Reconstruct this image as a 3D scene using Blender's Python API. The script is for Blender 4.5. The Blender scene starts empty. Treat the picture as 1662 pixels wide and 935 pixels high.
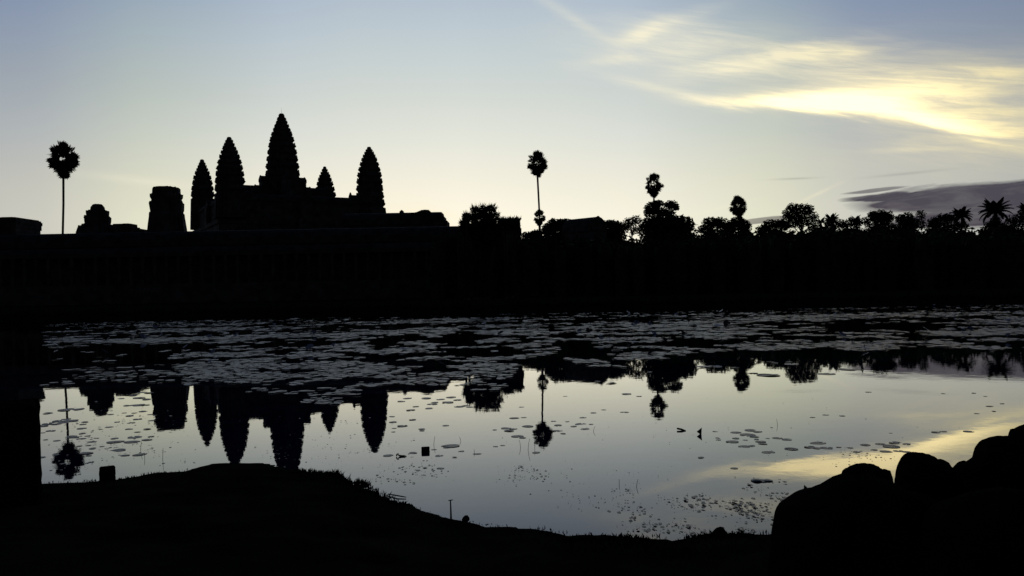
import bpy, math, random
import numpy as np
from mathutils import Vector, Matrix, noise

R = math.radians
random.seed(7)
scene = bpy.context.scene
col = scene.collection

# ------------------------------------------------------------------ camera
F = 1350.0                      # focal length in pixels of the 1662 x 935 photograph
CAM_H = 2.5
ROLL, PITCH = R(1.1), R(0.15)
fwd = Vector((0, math.cos(PITCH), math.sin(PITCH)))
up0 = Vector((0, -math.sin(PITCH), math.cos(PITCH)))
x0 = Vector((1, 0, 0))
right = x0 * math.cos(ROLL) - up0 * math.sin(ROLL)
up = x0 * math.sin(ROLL) + up0 * math.cos(ROLL)
camd = bpy.data.cameras.new("camera")
cam = bpy.data.objects.new("camera", camd)
col.objects.link(cam)
camd.sensor_width = 36
camd.lens = F / 1662 * 36
camd.clip_start, camd.clip_end = 0.05, 20000
M3 = Matrix((right, up, -fwd)).transposed()
cam.matrix_world = Matrix.Translation((0, 0, CAM_H)) @ M3.to_4x4()
scene.camera = cam


def ray(px, py):
    return right * (px - 831) + up * (467.5 - py) + fwd * F


def P(px, py, d):
    """world point seen at a pixel of the photograph, at forward distance d"""
    r = ray(px, py)
    return Vector((r.x / r.y * d, d, CAM_H + r.z / r.y * d))


def G(px, py, z=0.0):
    """world point where the line of sight meets height z"""
    r = ray(px, py)
    t = (z - CAM_H) / r.z
    return Vector((r.x * t, r.y * t, z))


def azel(px, py):
    r = ray(px, py)
    return math.degrees(math.atan2(r.x, r.y)), math.degrees(math.atan2(r.z, math.hypot(r.x, r.y)))


def topx(v):
    w = Vector(v) - Vector((0, 0, CAM_H))
    k = F / w.dot(fwd)
    return 831 + w.dot(right) * k, 467.5 - w.dot(up) * k


def lin(c):
    return tuple(((v / 255 + .055) / 1.055) ** 2.4 if v > 10.3 else v / 255 / 12.92 for v in c) + (1,)


# ------------------------------------------------------------------ sky
SUN_AZ, SUN_EL = azel(700, 430)
world = bpy.data.worlds.new("World")
scene.world = world
world.use_nodes = True
nt = world.node_tree
nt.nodes.clear()


class S:
    """socket wrapper with arithmetic"""
    def __init__(s, sock): s.s = sock
    def __add__(a, b): return mth('ADD', a, b)
    def __sub__(a, b): return mth('SUBTRACT', a, b)
    def __mul__(a, b): return mth('MULTIPLY', a, b)
    def __truediv__(a, b): return mth('DIVIDE', a, b)


def mth(op, *args, clamp=False):
    n = nt.nodes.new('ShaderNodeMath')
    n.operation = op
    n.use_clamp = clamp
    for i, a in enumerate(args):
        if isinstance(a, S): nt.links.new(a.s, n.inputs[i])
        else: n.inputs[i].default_value = a
    return S(n.outputs[0])


def ramp(fac, stops):
    n = nt.nodes.new('ShaderNodeValToRGB')
    e = n.color_ramp.elements
    while len(e) < len(stops): e.new(.5)
    for k, (p, c) in enumerate(stops):
        e[k].position = p
        e[k].color = c
    nt.links.new(fac.s, n.inputs[0])
    return S(n.outputs[0])


def mixc(mode, fac, a, b):
    n = nt.nodes.new('ShaderNodeMix')
    n.data_type, n.blend_type = 'RGBA', mode
    for idx, v in ((0, fac), (6, a), (7, b)):
        if isinstance(v, S): nt.links.new(v.s, n.inputs[idx])
        else: n.inputs[idx].default_value = v
    return S(n.outputs[2])


tc = nt.nodes.new('ShaderNodeTexCoord')
sep = nt.nodes.new('ShaderNodeSeparateXYZ')
nt.links.new(tc.outputs['Generated'], sep.inputs[0])
dx, dy, dz = (S(sep.outputs[k]) for k in range(3))
AZ = mth('ARCTAN2', dx, dy) * 57.29578
EL = mth('ARCSINE', dz) * 57.29578


def noise_tex(ang, sx, sy, detail=5, rough=.55, dist=.6, off=0.0):
    """noise in degrees of sky, stretched along a line at ang degrees"""
    c, s = math.cos(R(ang)), math.sin(R(ang))
    a = (AZ * c + EL * s) * sx + off
    b = (EL * c - AZ * s) * sy
    cb = nt.nodes.new('ShaderNodeCombineXYZ')
    nt.links.new(a.s, cb.inputs[0]); nt.links.new(b.s, cb.inputs[1])
    n = nt.nodes.new('ShaderNodeTexNoise')
    n.inputs['Scale'].default_value = 1
    n.inputs['Detail'].default_value = detail
    n.inputs['Roughness'].default_value = rough
    n.inputs['Distortion'].default_value = dist
    nt.links.new(cb.outputs[0], n.inputs['Vector'])
    return S(n.outputs[0])


def blob(px, py, L, W, ang, k, n=None, na=0.0, hard=0.0):
    """soft streak of cloud: centre, half length and half width in pixels of sky (1 px = 0.042 deg)"""
    a0, e0 = azel(px, py)
    q = 57.29578 / F
    ca = math.cos(R(a0))
    th = R(-ang - math.degrees(ROLL))
    c, s = math.cos(th), math.sin(th)
    u, v = AZ - a0, EL - e0
    p = (u * c + v * s) * (1 / (L * q * max(.8, ca * ca)))
    w = (v * c - u * s) * (1 / (W * q))
    if n is not None:
        w = w + (n - .5) * na
    d2 = p * p + w * w
    if hard:
        g = mth('MULTIPLY_ADD', d2, -hard, hard, clamp=True)
    else:
        g = mth('EXPONENT', d2 * -1.0)
    return g * k


base = ramp(mth('DIVIDE', EL, 90.0, clamp=True), [
    (0.0, lin((250, 248, 227))), (.055, lin((250, 248, 230))), (.085, lin((240, 239, 224))),
    (.115, lin((226, 230, 221))), (.145, lin((212, 219, 214))), (.18, lin((197, 209, 213))),
    (.22, lin((178, 193, 208))), (.30, lin((128, 144, 174))), (.45, lin((66, 78, 110))), (1.0, lin((26, 31, 50)))])
daz = mth('ABSOLUTE', mth('WRAP', AZ - (SUN_AZ + 2.2), 180.0, -180.0)) * (1 / 180)
dim = ramp(daz, [(0, (1, 1, 1, 1)), (.065, (.95, .95, .955, 1)), (.115, (.78, .80, .75, 1)), (.145, (.62, .63, .67, 1)),
                 (.205, (.46, .485, .56, 1)), (.33, (.24, .25, .31, 1)), (.5, (.085, .09, .12, 1)), (1, (.02, .022, .03, 1))])
sky = mixc('MULTIPLY', 1.0, base, dim)
flank = mth('MULTIPLY_ADD', EL, 1 / 12, -6.5 / 12, clamp=True) * mth('MULTIPLY_ADD', daz, 9.0, -.36, clamp=True)
sky = mixc('MULTIPLY', flank, sky, (.75, .80, .99, 1))

nA = noise_tex(-9, .10, .62, 6, .58, .8)
nB = noise_tex(-14, .22, 1.5, 5, .6, .5, 7.3)
nC = noise_tex(3, .16, 1.1, 5, .6, .7, 3.1)
nD = noise_tex(-11, .16, 1.9, 7, .62, 1.6, 1.7)
veil = blob(1450, 138, 250, 42, 8, .42, nB, .9) + blob(1070, 75, 140, 40, 8, .22, nB, 1.0) + blob(1225, 102, 120, 14, -6, .6, nB, 1.4) + blob(1335, 92, 115, 14, 5, .45, nB, 1.4) \
    + blob(1590, 155, 150, 42, 12, .34, nB, 1.0) + blob(1600, 118, 95, 10, 8, .4, nB, 1.6) + blob(1640, 203, 130, 20, 6, .42, nB, 1.4) + blob(1150, 85, 150, 42, 5, .24)
core = blob(1370, 164, 130, 15, 4, .95, nB, 1.5) + blob(1475, 187, 110, 11, 13, .85, nB, 1.4) + blob(1255, 166, 115, 10, 4, .6, nB, 1.6) \
    + blob(1550, 209, 70, 8, 17, .5, nB, 1.4) + blob(1425, 142, 110, 24, 7, .24, nB, 1.4)
wisp = blob(1045, 52, 40, 13, -20, .5, nB, 1.2) + blob(1085, 40, 80, 12, -14, .28, nB, 1.2) + blob(1085, 148, 100, 8, 15, .5, nB, 1.0) \
    + blob(1000, 97, 60, 8, -3, .35, nB, 1.0) + blob(930, 30, 110, 8, 30, .24, nB, 1.0) + blob(1475, 243, 75, 4, 2, .3) \
    + blob(1590, 232, 140, 18, 10, .3, nB, 1.0) + blob(240, 295, 100, 6, 4, .32) + blob(690, 345, 110, 22, 14, .45) + blob(1020, 330, 45, 9, 38, .3) \
    + blob(1150, 343, 60, 3, -14, .25) + blob(1320, 318, 40, 2.5, -25, .3) + blob(1540, 260, 230, 30, 6, .15)
nm = mth('MULTIPLY_ADD', nA, 2.6, -.45)
nm2 = mth('MULTIPLY_ADD', nB, 1.6, .15)
nd = mth('MULTIPLY_ADD', nD, 1.5, .22)
bright = mth('ADD', veil * mth('MAXIMUM', nm, 0.3) * nd * 1.25, (core * mth('MULTIPLY_ADD', nd, .5, .5) + wisp * nd) * nm2, clamp=True)
warm = mth('MULTIPLY_ADD', AZ, .045, -.55, clamp=True)
ccol = mixc('MIX', warm, lin((246, 240, 214)), lin((246, 230, 176)))
ccol = mixc('MIX', mth('MULTIPLY', core * nd, .95, clamp=True), ccol, (2.15, 1.74, .88, 1))
sky = mixc('MIX', bright, sky, ccol)

dark = blob(1800, 316, 415, 31, 0, 1.0, nC, .9, 3.0) + blob(1440, 319, 85, 6, -2, .9, nC, 2.0, 1.8) + blob(1420, 309, 60, 3, -4, .7, nC, 2, 1.6) \
    + blob(1640, 350, 240, 12, -2, .95, nC, 1.2, 2.2) + blob(1236, 358, 60, 5, -6, .75, nC, .6, 2) \
    + blob(1290, 290, 34, 1.6, 0, .25) + blob(1640, 364, 90, 5, -2, .5, nC, 1.5, 2) + blob(1470, 282, 60, 2, -3, .2) + blob(1520, 326, 120, 8, -2, .8, nC, 2.2, 1.8)
dmask = mth('MULTIPLY', mth('MINIMUM', dark, 1.0), mth('MULTIPLY_ADD', nC, .8, .58, clamp=True), clamp=True)
sky = mixc('MIX', dmask, sky, lin((71, 69, 82)))

nish = nt.nodes.new('ShaderNodeTexSky')
nish.sky_type = 'NISHITA'
nish.sun_disc = False
nish.sun_elevation = R(SUN_EL)
nish.sun_rotation = R(SUN_AZ)
bg1 = nt.nodes.new('ShaderNodeBackground'); bg1.inputs[1].default_value = 0.004
bg2 = nt.nodes.new('ShaderNodeBackground'); bg2.inputs[1].default_value = 0.97
nt.links.new(nish.outputs[0], bg1.inputs[0])
nt.links.new(sky.s, bg2.inputs[0])
addn = nt.nodes.new('ShaderNodeAddShader')
nt.links.new(bg1.outputs[0], addn.inputs[0]); nt.links.new(bg2.outputs[0], addn.inputs[1])
wo = nt.nodes.new('ShaderNodeOutputWorld')
nt.links.new(addn.outputs[0], wo.inputs[0])

sund = bpy.data.lights.new("sun", 'SUN')
sund.energy, sund.angle, sund.color = 0.25, R(0.5), (1, .82, .6)
sun = bpy.data.objects.new("sun", sund)
col.objects.link(sun)
sd = Vector((math.sin(R(SUN_AZ)) * math.cos(R(SUN_EL)), math.cos(R(SUN_AZ)) * math.cos(R(SUN_EL)), math.sin(R(SUN_EL))))
sun.rotation_euler = sd.to_track_quat('Z', 'Y').to_euler()

scene.view_settings.view_transform = 'Standard'
scene.view_settings.look = 'None'
scene.view_settings.exposure = 0
scene.view_settings.gamma = 1


# ------------------------------------------------------------------ materials
def mat(name, c1, c2, scale, rough=.9, spec=.2, bump=0.0, bscale=None, detail=6):
    m = bpy.data.materials.new(name)
    m.use_nodes = True
    t = m.node_tree
    b = t.nodes['Principled BSDF']
    co = t.nodes.new('ShaderNodeTexCoord')
    n = t.nodes.new('ShaderNodeTexNoise')
    n.inputs['Scale'].default_value = scale
    n.inputs['Detail'].default_value = detail
    t.links.new(co.outputs['Object'], n.inputs['Vector'])
    r = t.nodes.new('ShaderNodeValToRGB')
    r.color_ramp.elements[0].position, r.color_ramp.elements[1].position = .32, .68
    r.color_ramp.elements[0].color = (*c1, 1)
    r.color_ramp.elements[1].color = (*c2, 1)
    t.links.new(n.outputs[0], r.inputs[0])
    t.links.new(r.outputs[0], b.inputs['Base Color'])
    b.inputs['Roughness'].default_value = rough
    b.inputs['Specular IOR Level'].default_value = spec
    if bump:
        n2 = t.nodes.new('ShaderNodeTexNoise')
        n2.inputs['Scale'].default_value = bscale or scale * 3
        n2.inputs['Detail'].default_value = 6
        t.links.new(co.outputs['Object'], n2.inputs['Vector'])
        bp = t.nodes.new('ShaderNodeBump')
        bp.inputs['Strength'].default_value = bump
        t.links.new(n2.outputs[0], bp.inputs['Height'])
        t.links.new(bp.outputs[0], b.inputs['Normal'])
    return m


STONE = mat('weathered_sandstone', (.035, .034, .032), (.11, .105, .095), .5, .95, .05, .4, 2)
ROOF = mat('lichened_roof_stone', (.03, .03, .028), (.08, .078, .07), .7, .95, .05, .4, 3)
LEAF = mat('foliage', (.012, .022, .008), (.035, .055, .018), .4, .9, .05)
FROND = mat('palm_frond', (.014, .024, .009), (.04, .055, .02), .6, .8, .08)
BARK = mat('bark', (.02, .016, .012), (.055, .045, .035), 3, .95, .05, .5, 10)
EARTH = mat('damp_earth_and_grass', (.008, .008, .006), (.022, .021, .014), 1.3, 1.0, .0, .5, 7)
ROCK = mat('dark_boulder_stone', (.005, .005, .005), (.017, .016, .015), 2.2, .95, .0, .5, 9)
GRASS = mat('dark_grass', (.01, .013, .006), (.022, .026, .012), 2, 1.0, .0)
WOOD = mat('wet_wood', (.02, .016, .012), (.04, .033, .026), 8, .8, .1)
PAD = mat('lily_pad_leaf', (.03, .042, .024), (.055, .06, .038), 5, .42, .5)
BEDPAD = mat('lily_bed_leaf', (.04, .041, .042), (.14, .132, .14), .9, .42, .6)
METAL = mat('rod_metal', (.05, .05, .05), (.08, .08, .08), 5, .6, .3)

WATER = bpy.data.materials.new('pond_water')
WATER.use_nodes = True
t = WATER.node_tree
b = t.nodes['Principled BSDF']
b.inputs['Base Color'].default_value = (.003, .005, .03, 1)
b.inputs['Roughness'].default_value = .012
b.inputs['IOR'].default_value = 1.37
co = t.nodes.new('ShaderNodeTexCoord')
mp = t.nodes.new('ShaderNodeMapping')
mp.inputs['Scale'].default_value = (1.0, 1.0, 1)
t.links.new(co.outputs['Object'], mp.inputs[0])
n1 = t.nodes.new('ShaderNodeTexNoise')
n1.inputs['Scale'].default_value = 2.2
n1.inputs['Detail'].default_value = 3
t.links.new(mp.outputs[0], n1.inputs['Vector'])
# a faint train of ripples crosses the right of the pond
wv = t.nodes.new('ShaderNodeTexWave')
wv.bands_direction = 'Y'
wv.inputs['Scale'].default_value = 1.1
wv.inputs['Distortion'].default_value = 2.5
wv.inputs['Detail'].default_value = 2
wv.inputs['Detail Scale'].default_value = .35
t.links.new(co.outputs['Object'], wv.inputs['Vector'])
sx = t.nodes.new('ShaderNodeSeparateXYZ')
t.links.new(co.outputs['Object'], sx.inputs[0])
def mr(sock, a, b_, lo, hi):
    n = t.nodes.new('ShaderNodeMapRange')
    n.interpolation_type = 'SMOOTHSTEP'
    for k, v in ((1, a), (2, b_), (3, lo), (4, hi)): n.inputs[k].default_value = v
    t.links.new(sock, n.inputs[0])
    return n.outputs[0]
def mm(op, a, b_):
    n = t.nodes.new('ShaderNodeMath'); n.operation = op
    for k, v in ((0, a), (1, b_)):
        if isinstance(v, (int, float)): n.inputs[k].default_value = v
        else: t.links.new(v, n.inputs[k])
    return n.outputs[0]
gx = mr(sx.outputs[0], 9.0, 14.0, 0, 1)
gy = mm('MULTIPLY', mr(sx.outputs[1], 15.5, 20, 0, 1), mr(sx.outputs[1], 24, 32, 1, 0))
rip = mm('MULTIPLY', mm('MULTIPLY', gx, gy), wv.outputs['Fac'])
hgt = mm('ADD', mm('MULTIPLY', n1.outputs[0], .0006), mm('MULTIPLY', rip, .00013))
bp = t.nodes.new('ShaderNodeBump')
bp.inputs['Strength'].default_value = 1
bp.inputs['Distance'].default_value = 1
t.links.new(hgt, bp.inputs['Height'])
t.links.new(bp.outputs[0], b.inputs['Normal'])
# still pond: steepened Fresnel mirror, reflection cast painted by angle, over dark murky body
b.inputs['Specular IOR Level'].default_value = 0
fr = t.nodes.new('ShaderNodeFresnel')
fr.inputs['IOR'].default_value = 1.333
t.links.new(bp.outputs[0], fr.inputs['Normal'])
fk = t.nodes.new('ShaderNodeMath'); fk.operation = 'MULTIPLY_ADD'; fk.use_clamp = True
fk.inputs[1].default_value, fk.inputs[2].default_value = 1.58, -.122
t.links.new(fr.outputs[0], fk.inputs[0])
tint = t.nodes.new('ShaderNodeValToRGB')
tint.color_ramp.elements[0].position, tint.color_ramp.elements[0].color = .12, (.78, .83, 1, 1)
tint.color_ramp.elements[1].position, tint.color_ramp.elements[1].color = .55, (1, 1, .95, 1)
t.links.new(fk.outputs[0], tint.inputs[0])
gl = t.nodes.new('ShaderNodeBsdfGlossy')
gl.inputs['Roughness'].default_value = .012
t.links.new(tint.outputs[0], gl.inputs['Color'])
t.links.new(bp.outputs[0], gl.inputs['Normal'])
mx = t.nodes.new('ShaderNodeMixShader')
t.links.new(fk.outputs[0], mx.inputs[0])
t.links.new(b.outputs[0], mx.inputs[1]); t.links.new(gl.outputs[0], mx.inputs[2])
t.links.new(mx.outputs[0], t.nodes['Material Output'].inputs['Surface'])


# ------------------------------------------------------------------ helpers
def tag(o, label=None, cat=None, group=None, kind=None):
    if label: o['label'] = label
    if cat: o['category'] = cat
    if group: o['group'] = group
    if kind: o['kind'] = kind
    return o


def empty(name, loc, label, cat, group=None):
    o = bpy.data.objects.new(name, None)
    o.location = loc
    o.empty_display_size = .3
    col.objects.link(o)
    return tag(o, label, cat, group)


class MB:
    def __init__(s): s.v, s.f = [], []
    def add(s, vs, fs):
        k = len(s.v)
        s.v += [tuple(v) for v in vs]
        s.f += [tuple(i + k for i in f) for f in fs]
    def box(s, c, sz, rz=0.0, taper=1.0):
        ca, sa = math.cos(rz), math.sin(rz)
        vs = []
        for z, k in ((0, 1), (1, taper)):
            for x, y in ((-1, -1), (1, -1), (1, 1), (-1, 1)):
                X, Y = x * sz[0] / 2 * k, y * sz[1] / 2 * k
                vs.append((c[0] + X * ca - Y * sa, c[1] + X * sa + Y * ca, c[2] + z * sz[2]))
        s.add(vs, [(3, 2, 1, 0), (4, 5, 6, 7), (0, 1, 5, 4), (1, 2, 6, 5), (2, 3, 7, 6), (3, 0, 4, 7)])
    def vault(s, a, b_, w, h, n=8, over=0.0):
        """curved gallery roof from a to b (points at eave height)"""
        a, b_ = Vector(a), Vector(b_)
        ax = (b_ - a).normalized()
        sd_ = Vector((-ax.y, ax.x, 0))
        prof = []
        for i in range(n + 1):
            q = math.pi * i / n
            prof.append((-math.cos(q) * w / 2, h * math.sin(q) ** .8))
        vs = []
        for p in (a - ax * over, b_ + ax * over):
            for u, z in prof: vs.append(p + sd_ * u + Vector((0, 0, z)))
        m = n + 1
        fs = [(i, i + 1, m + i + 1, m + i) for i in range(n)] + [tuple(range(m - 1, -1, -1)), tuple(range(m, 2 * m)), (0, m, 2 * m - 1, n)]
        s.add(vs, fs)
    def rings(s, rings, cap=True):
        n = len(rings[0])
        vs = [p for r in rings for p in r]
        fs = []
        for k in range(len(rings) - 1):
            for i in range(n):
                j = (i + 1) % n
                fs.append((k * n + i, k * n + j, (k + 1) * n + j, (k + 1) * n + i))
        if cap:
            fs.append(tuple(range(n - 1, -1, -1)))
            fs.append(tuple((len(rings) - 1) * n + i for i in range(n)))
        s.add(vs, fs)
    def tube(s, pts, rad, n=7):
        pts = [Vector(p) for p in pts]
        rs = rad if isinstance(rad, (list, tuple)) else [rad] * len(pts)
        rg = []
        for k, p in enumerate(pts):
            d = (pts[min(k + 1, len(pts) - 1)] - pts[max(k - 1, 0)]).normalized()
            a = d.cross(Vector((.3, 1, .1))).normalized()
            b2 = d.cross(a)
            rg.append([p + (a * math.cos(2 * math.pi * i / n) + b2 * math.sin(2 * math.pi * i / n)) * rs[k] for i in range(n)])
        s.rings(rg)
    def build(s, name, m, parent=None, loc=None, smooth=False):
        me = bpy.data.meshes.new(name)
        vs = s.v
        if loc is not None:
            vs = [(x - loc[0], y - loc[1], z - loc[2]) for x, y, z in vs]
        me.from_pydata(vs, [], s.f)
        me.materials.append(m)
        if smooth: me.polygons.foreach_set('use_smooth', [True] * len(me.polygons))
        me.update()
        o = bpy.data.objects.new(name, me)
        col.objects.link(o)
        if parent is not None:
            o.parent = parent
        elif loc is not None:
            o.location = loc
        return o


def part(mb, name, m, root, smooth=False):
    """mesh given in world space, stored relative to its thing"""
    return mb.build(name, m, root, loc=tuple(root.location), smooth=smooth)


def sub(mb, name, m, parent, root, smooth=False):
    return mb.build(name, m, parent, loc=tuple(root.location), smooth=smooth)


# ------------------------------------------------------------------ ground
shore_px = [(-500, 800), (-200, 792), (0, 788), (72, 784), (150, 781), (158, 779), (190, 778), (230, 772), (290, 765), (330, 756), (370, 751), (420, 751),
            (460, 758), (490, 763), (540, 768), (560, 775), (600, 788), (615, 799), (650, 815), (700, 832), (730, 840), (760, 846), (800, 853),
            (880, 858), (920, 867), (1000, 872), (1050, 871), (1110, 874), (1150, 867), (1185, 867), (1245, 866), (1350, 845), (1500, 800), (1662, 740), (1900, 690), (2300, 640)]
shore = [G(x, y) for x, y in shore_px]
SX = np.array([p.x for p in shore]); SY = np.array([p.y for p in shore])
order = np.argsort(SX)
SX, SY = SX[order], SY[order]
FAR = 87.5


def fbm(x, y, o=0.0, octv=4):
    return noise.fractal(Vector((x, y, o)), 1.0, 2.0, octv, noise_basis='PERLIN_ORIGINAL')


def ground_z(x, y):
    ys = float(np.interp(x, SX, SY))
    side = max(abs(x) - 85, 0)
    if y < ys + 6 and y < 40:
        n = fbm(x * 1.7, y * 1.7) * .05 + fbm(x * 6, y * 6, 4.0) * .018
        if y < ys:
            k = max(1 - y / ys, 0)
            z = .9 * min(k, 1.0) + .35 * max(-y, 0) / (10 + max(-y, 0)) * 1.0
            return z + n * min(1, .25 + (ys - y) * .8)
        z = -.25 * (y - ys) + n * .5
        z = max(z, -.9)
    elif y < FAR + 1:
        z = -.9 + max(0, (y - FAR + 4)) * .28 + fbm(x * .3, y * .3) * .1
    else:
        z = min(.5 + (y - FAR) * .045, 1.3) + fbm(x * .12, y * .12) * .12
    if side > 0 and ys < y < FAR + 1:
        z = max(z, min(-.9 + side * .2, 1.2))
    return z


def axis(parts):
    out = []
    for a, b_, st in parts:
        out += list(np.arange(a, b_, st))
    return out


gx_ = axis([(-4000, -400, 600), (-400, -120, 40), (-120, -40, 8), (-40, -12, 1.5), (-12, 8, .11), (8, 40, 1.5), (40, 120, 8), (120, 400, 40), (400, 4001, 600)])
gy_ = axis([(-400, -40, 60), (-40, -4, 4), (-4, 3, .5), (3, 13.5, .1), (13.5, 20, .6), (20, 80, 6), (80, 96, 1), (96, 220, 8), (220, 600, 60), (600, 6001, 900)])
mb = MB()
nx = len(gx_)
mb.v = [(x, y, ground_z(x, y)) for y in gy_ for x in gx_]
mb.f = [(j * nx + i, j * nx + i + 1, (j + 1) * nx + i + 1, (j + 1) * nx + i) for j in range(len(gy_) - 1) for i in range(nx - 1)]
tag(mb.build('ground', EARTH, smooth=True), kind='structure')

mb = MB()
mb.add([(-110, -2, 0), (110, -2, 0), (110, 92, 0), (-110, 92, 0)], [(0, 1, 2, 3)])
tag(mb.build('water', WATER), kind='structure')

# ------------------------------------------------------------------ temple
TOW = {'A': (372, 222), 'B': (599, 238), 'C': (527, 270), 'D': (328, 258.5)}
HC = 54.0
pos = {}
for k, (px, py) in TOW.items():
    r = ray(px, py)
    d = (HC - CAM_H) * r.y / r.z
    pos[k] = P(px, py, d)
O = (pos['A'] + pos['B'] + pos['C'] + pos['D']) / 4
O.z = 0
e1 = (pos['B'] - pos['A']); e1.z = 0
HALF = e1.length / 2
e1.normalize()
e2 = Vector((-e1.y, e1.x, 0))
THETA = math.atan2(e1.y, e1.x)
d0 = O.y

quad = [(1, .0), (1, .38), (.9, .38), (.9, .6), (.77, .6), (.77, .77), (.6, .77), (.6, .9), (.38, .9), (.38, 1)]
REDENT = []
for q in range(4):
    c, s = math.cos(q * math.pi / 2), math.sin(q * math.pi / 2)
    REDENT += [(x * c - y * s, x * s + y * c) for x, y in quad]


def redent(theta):
    c, s = math.cos(theta), math.sin(theta)
    pts = [(x * c - y * s, x * s + y * c) for x, y in REDENT]
    m = max(p[0] for p in pts)
    return [(x / m, y / m) for x, y in pts]


def antefix(mb, p, outdir, w, h, t):
    """small pointed stone leaf standing on a cornice"""
    o = Vector((outdir[0], outdir[1], 0)).normalized()
    s = Vector((-o.y, o.x, 0))
    p = Vector(p)
    pr = [(-.5, 0), (.5, 0), (.55, .45), (.28, .8), (0, 1.05), (-.28, .8), (-.55, .45)]
    vs = [p + s * (u * w) + Vector((0, 0, v * h)) + o * (t / 2 - v * t * .25) for u, v in pr] + \
         [p + s * (u * w) + Vector((0, 0, v * h)) - o * (t / 2) for u, v in pr]
    n = len(pr)
    mb.add(vs, [tuple(range(n)), tuple(range(2 * n - 1, n - 1, -1))] + [(i, i + n, (i + 1) % n + n, (i + 1) % n) for i in range(n)])


def tower_mesh(px, prof, d, theta, rnd, ruined=False, base_z=None):
    """tiers from the top down: prof = [(py, half width px), ...]"""
    shape = redent(theta)
    C = P(px, prof[0][0], d)
    q = d / F
    mb = MB()
    N = len(shape)
    zs = [P(px, py, d).z for py, _ in prof]
    ws = [hw * q for _, hw in prof]
    # lean of the column axis is zero in the world; x of the tower is fixed
    def ring(z, w, jit=0.0):
        return [(C.x + x * w * (1 + rnd.uniform(-jit, jit)), C.y + y * w * (1 + rnd.uniform(-jit, jit)), z) for x, y in shape]
    rg = []
    if base_z is not None:
        rg += [ring(base_z, ws[-1] * 1.12), ring(zs[-1], ws[-1] * 1.03)]
    for i in range(len(zs) - 1, 0, -1):
        zb, zt = zs[i], zs[i - 1]
        h = zt - zb
        wb, wt = ws[i], ws[i - 1]
        w = wb * .62 + wt * .38
        rg += [ring(zb, w * .88, .01), ring(zb + h * .28, w * .93, .012), ring(zb + h * .4, w * 1.01, .015),
               ring(zb + h * .62, w * rnd.uniform(1.02, 1.06), .03), ring(zb + h * .74, w * 1.0, .015), ring(zb + h * .98, min(w * .9, (wb * .3 + wt * .7) * .95), .01)]
        big = len(shape)
        for j in range(big):
            if j % 10 in (0, 1, 3, 5, 7, 9) and rnd.random() < (.55 if ruined else .93):
                x, y = shape[j]
                hh = h * rnd.uniform(.3, .52)
                antefix(mb, (C.x + x * w * .95, C.y + y * w * .95, zb + h * .68), (x, y), w * (.22 if j % 10 == 0 else .13), hh, w * .09)
    rg.append(ring(zs[0], ws[0] * .8, .02))
    mb.rings(rg)
    if ruined:
        for _ in range(14):
            a, r_ = rnd.uniform(0, 6.28), rnd.uniform(0, .6) * ws[0]
            mb.box((C.x + math.cos(a) * r_, C.y + math.sin(a) * r_, zs[0] - .2), (rnd.uniform(1, 2.2), rnd.uniform(1, 2.2), rnd.uniform(.3, .6)), rnd.uniform(0, 3))
    return mb, C, zs, ws


def lotus(mb, C, z0, w, h, n=14):
    pr = [(0, 1.0), (.1, 1.08), (.25, 1.0), (.34, .86), (.42, .94), (.6, .9), (.75, .8), (.88, .7), (.96, .52), (1, .2)]
    mb.rings([[(C.x + math.cos(2 * math.pi * i / n) * w * r_, C.y + math.sin(2 * math.pi * i / n) * w * r_, z0 + h * k) for i in range(n)] for k, r_ in pr])


temple = empty('temple', (O.x, O.y, 1.0), 'great five towered stone temple in black silhouette with tapering lotus bud spires', 'temple')
profiles = {
    'A': [(228, 5), (233, 7.2), (238.5, 9.5), (245, 12.2), (252, 14.6), (260, 17.4), (269.5, 19.6), (279, 21.6), (290, 22.9), (302, 23.8), (315, 24.2)],
    'B': [(243, 4.4), (247, 6.6), (251.5, 8.8), (257, 11.3), (264, 13.8), (272, 16.2), (281, 18.4), (291, 20.2), (302, 21.2), (314, 21.8), (326, 22.8), (338, 24.4)],
    'C': [(275, 3.6), (279.5, 5.6), (284, 7.6), (289.5, 9.8), (296, 11.8), (304, 14), (313, 16.2), (322, 18)],
    'D': [(264.5, 4.4), (269, 6.2), (273.5, 8), (279, 10.2), (286, 12.6), (294, 15), (303, 16.6), (312.5, 17.8), (323, 18.4)],
}
rnd = random.Random(3)
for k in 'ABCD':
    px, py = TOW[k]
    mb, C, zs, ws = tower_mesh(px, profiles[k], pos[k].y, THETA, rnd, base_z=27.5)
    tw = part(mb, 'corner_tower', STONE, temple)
    fb = MB(); lotus(fb, C, zs[0] - .05, ws[0] * .86, HC - zs[0])
    sub(fb, 'lotus_finial', STONE, tw, temple)
pc = [(192, 6.2), (197, 8), (202.5, 10.2), (208.5, 12.6), (215.5, 15), (224, 17.8), (233.5, 20), (243.5, 22.2), (254.5, 24.2), (266, 25.6), (278, 26.8), (291, 27.4)]
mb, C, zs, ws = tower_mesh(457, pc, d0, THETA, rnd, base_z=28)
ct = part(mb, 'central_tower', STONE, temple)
fb = MB(); ztop = P(457, 184, d0).z
lotus(fb, C, zs[0] - .05, ws[0] * .86, ztop - zs[0])
sub(fb, 'lotus_finial', STONE, ct, temple)
rb = MB(); rb.tube([(C.x, C.y, ztop - .3), (C.x, C.y, ztop + 2.0)], [.05, .02], 6)
sub(rb, 'lightning_rod', METAL, ct, temple)
Cc = Vector((C.x, C.y, 0))
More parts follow.
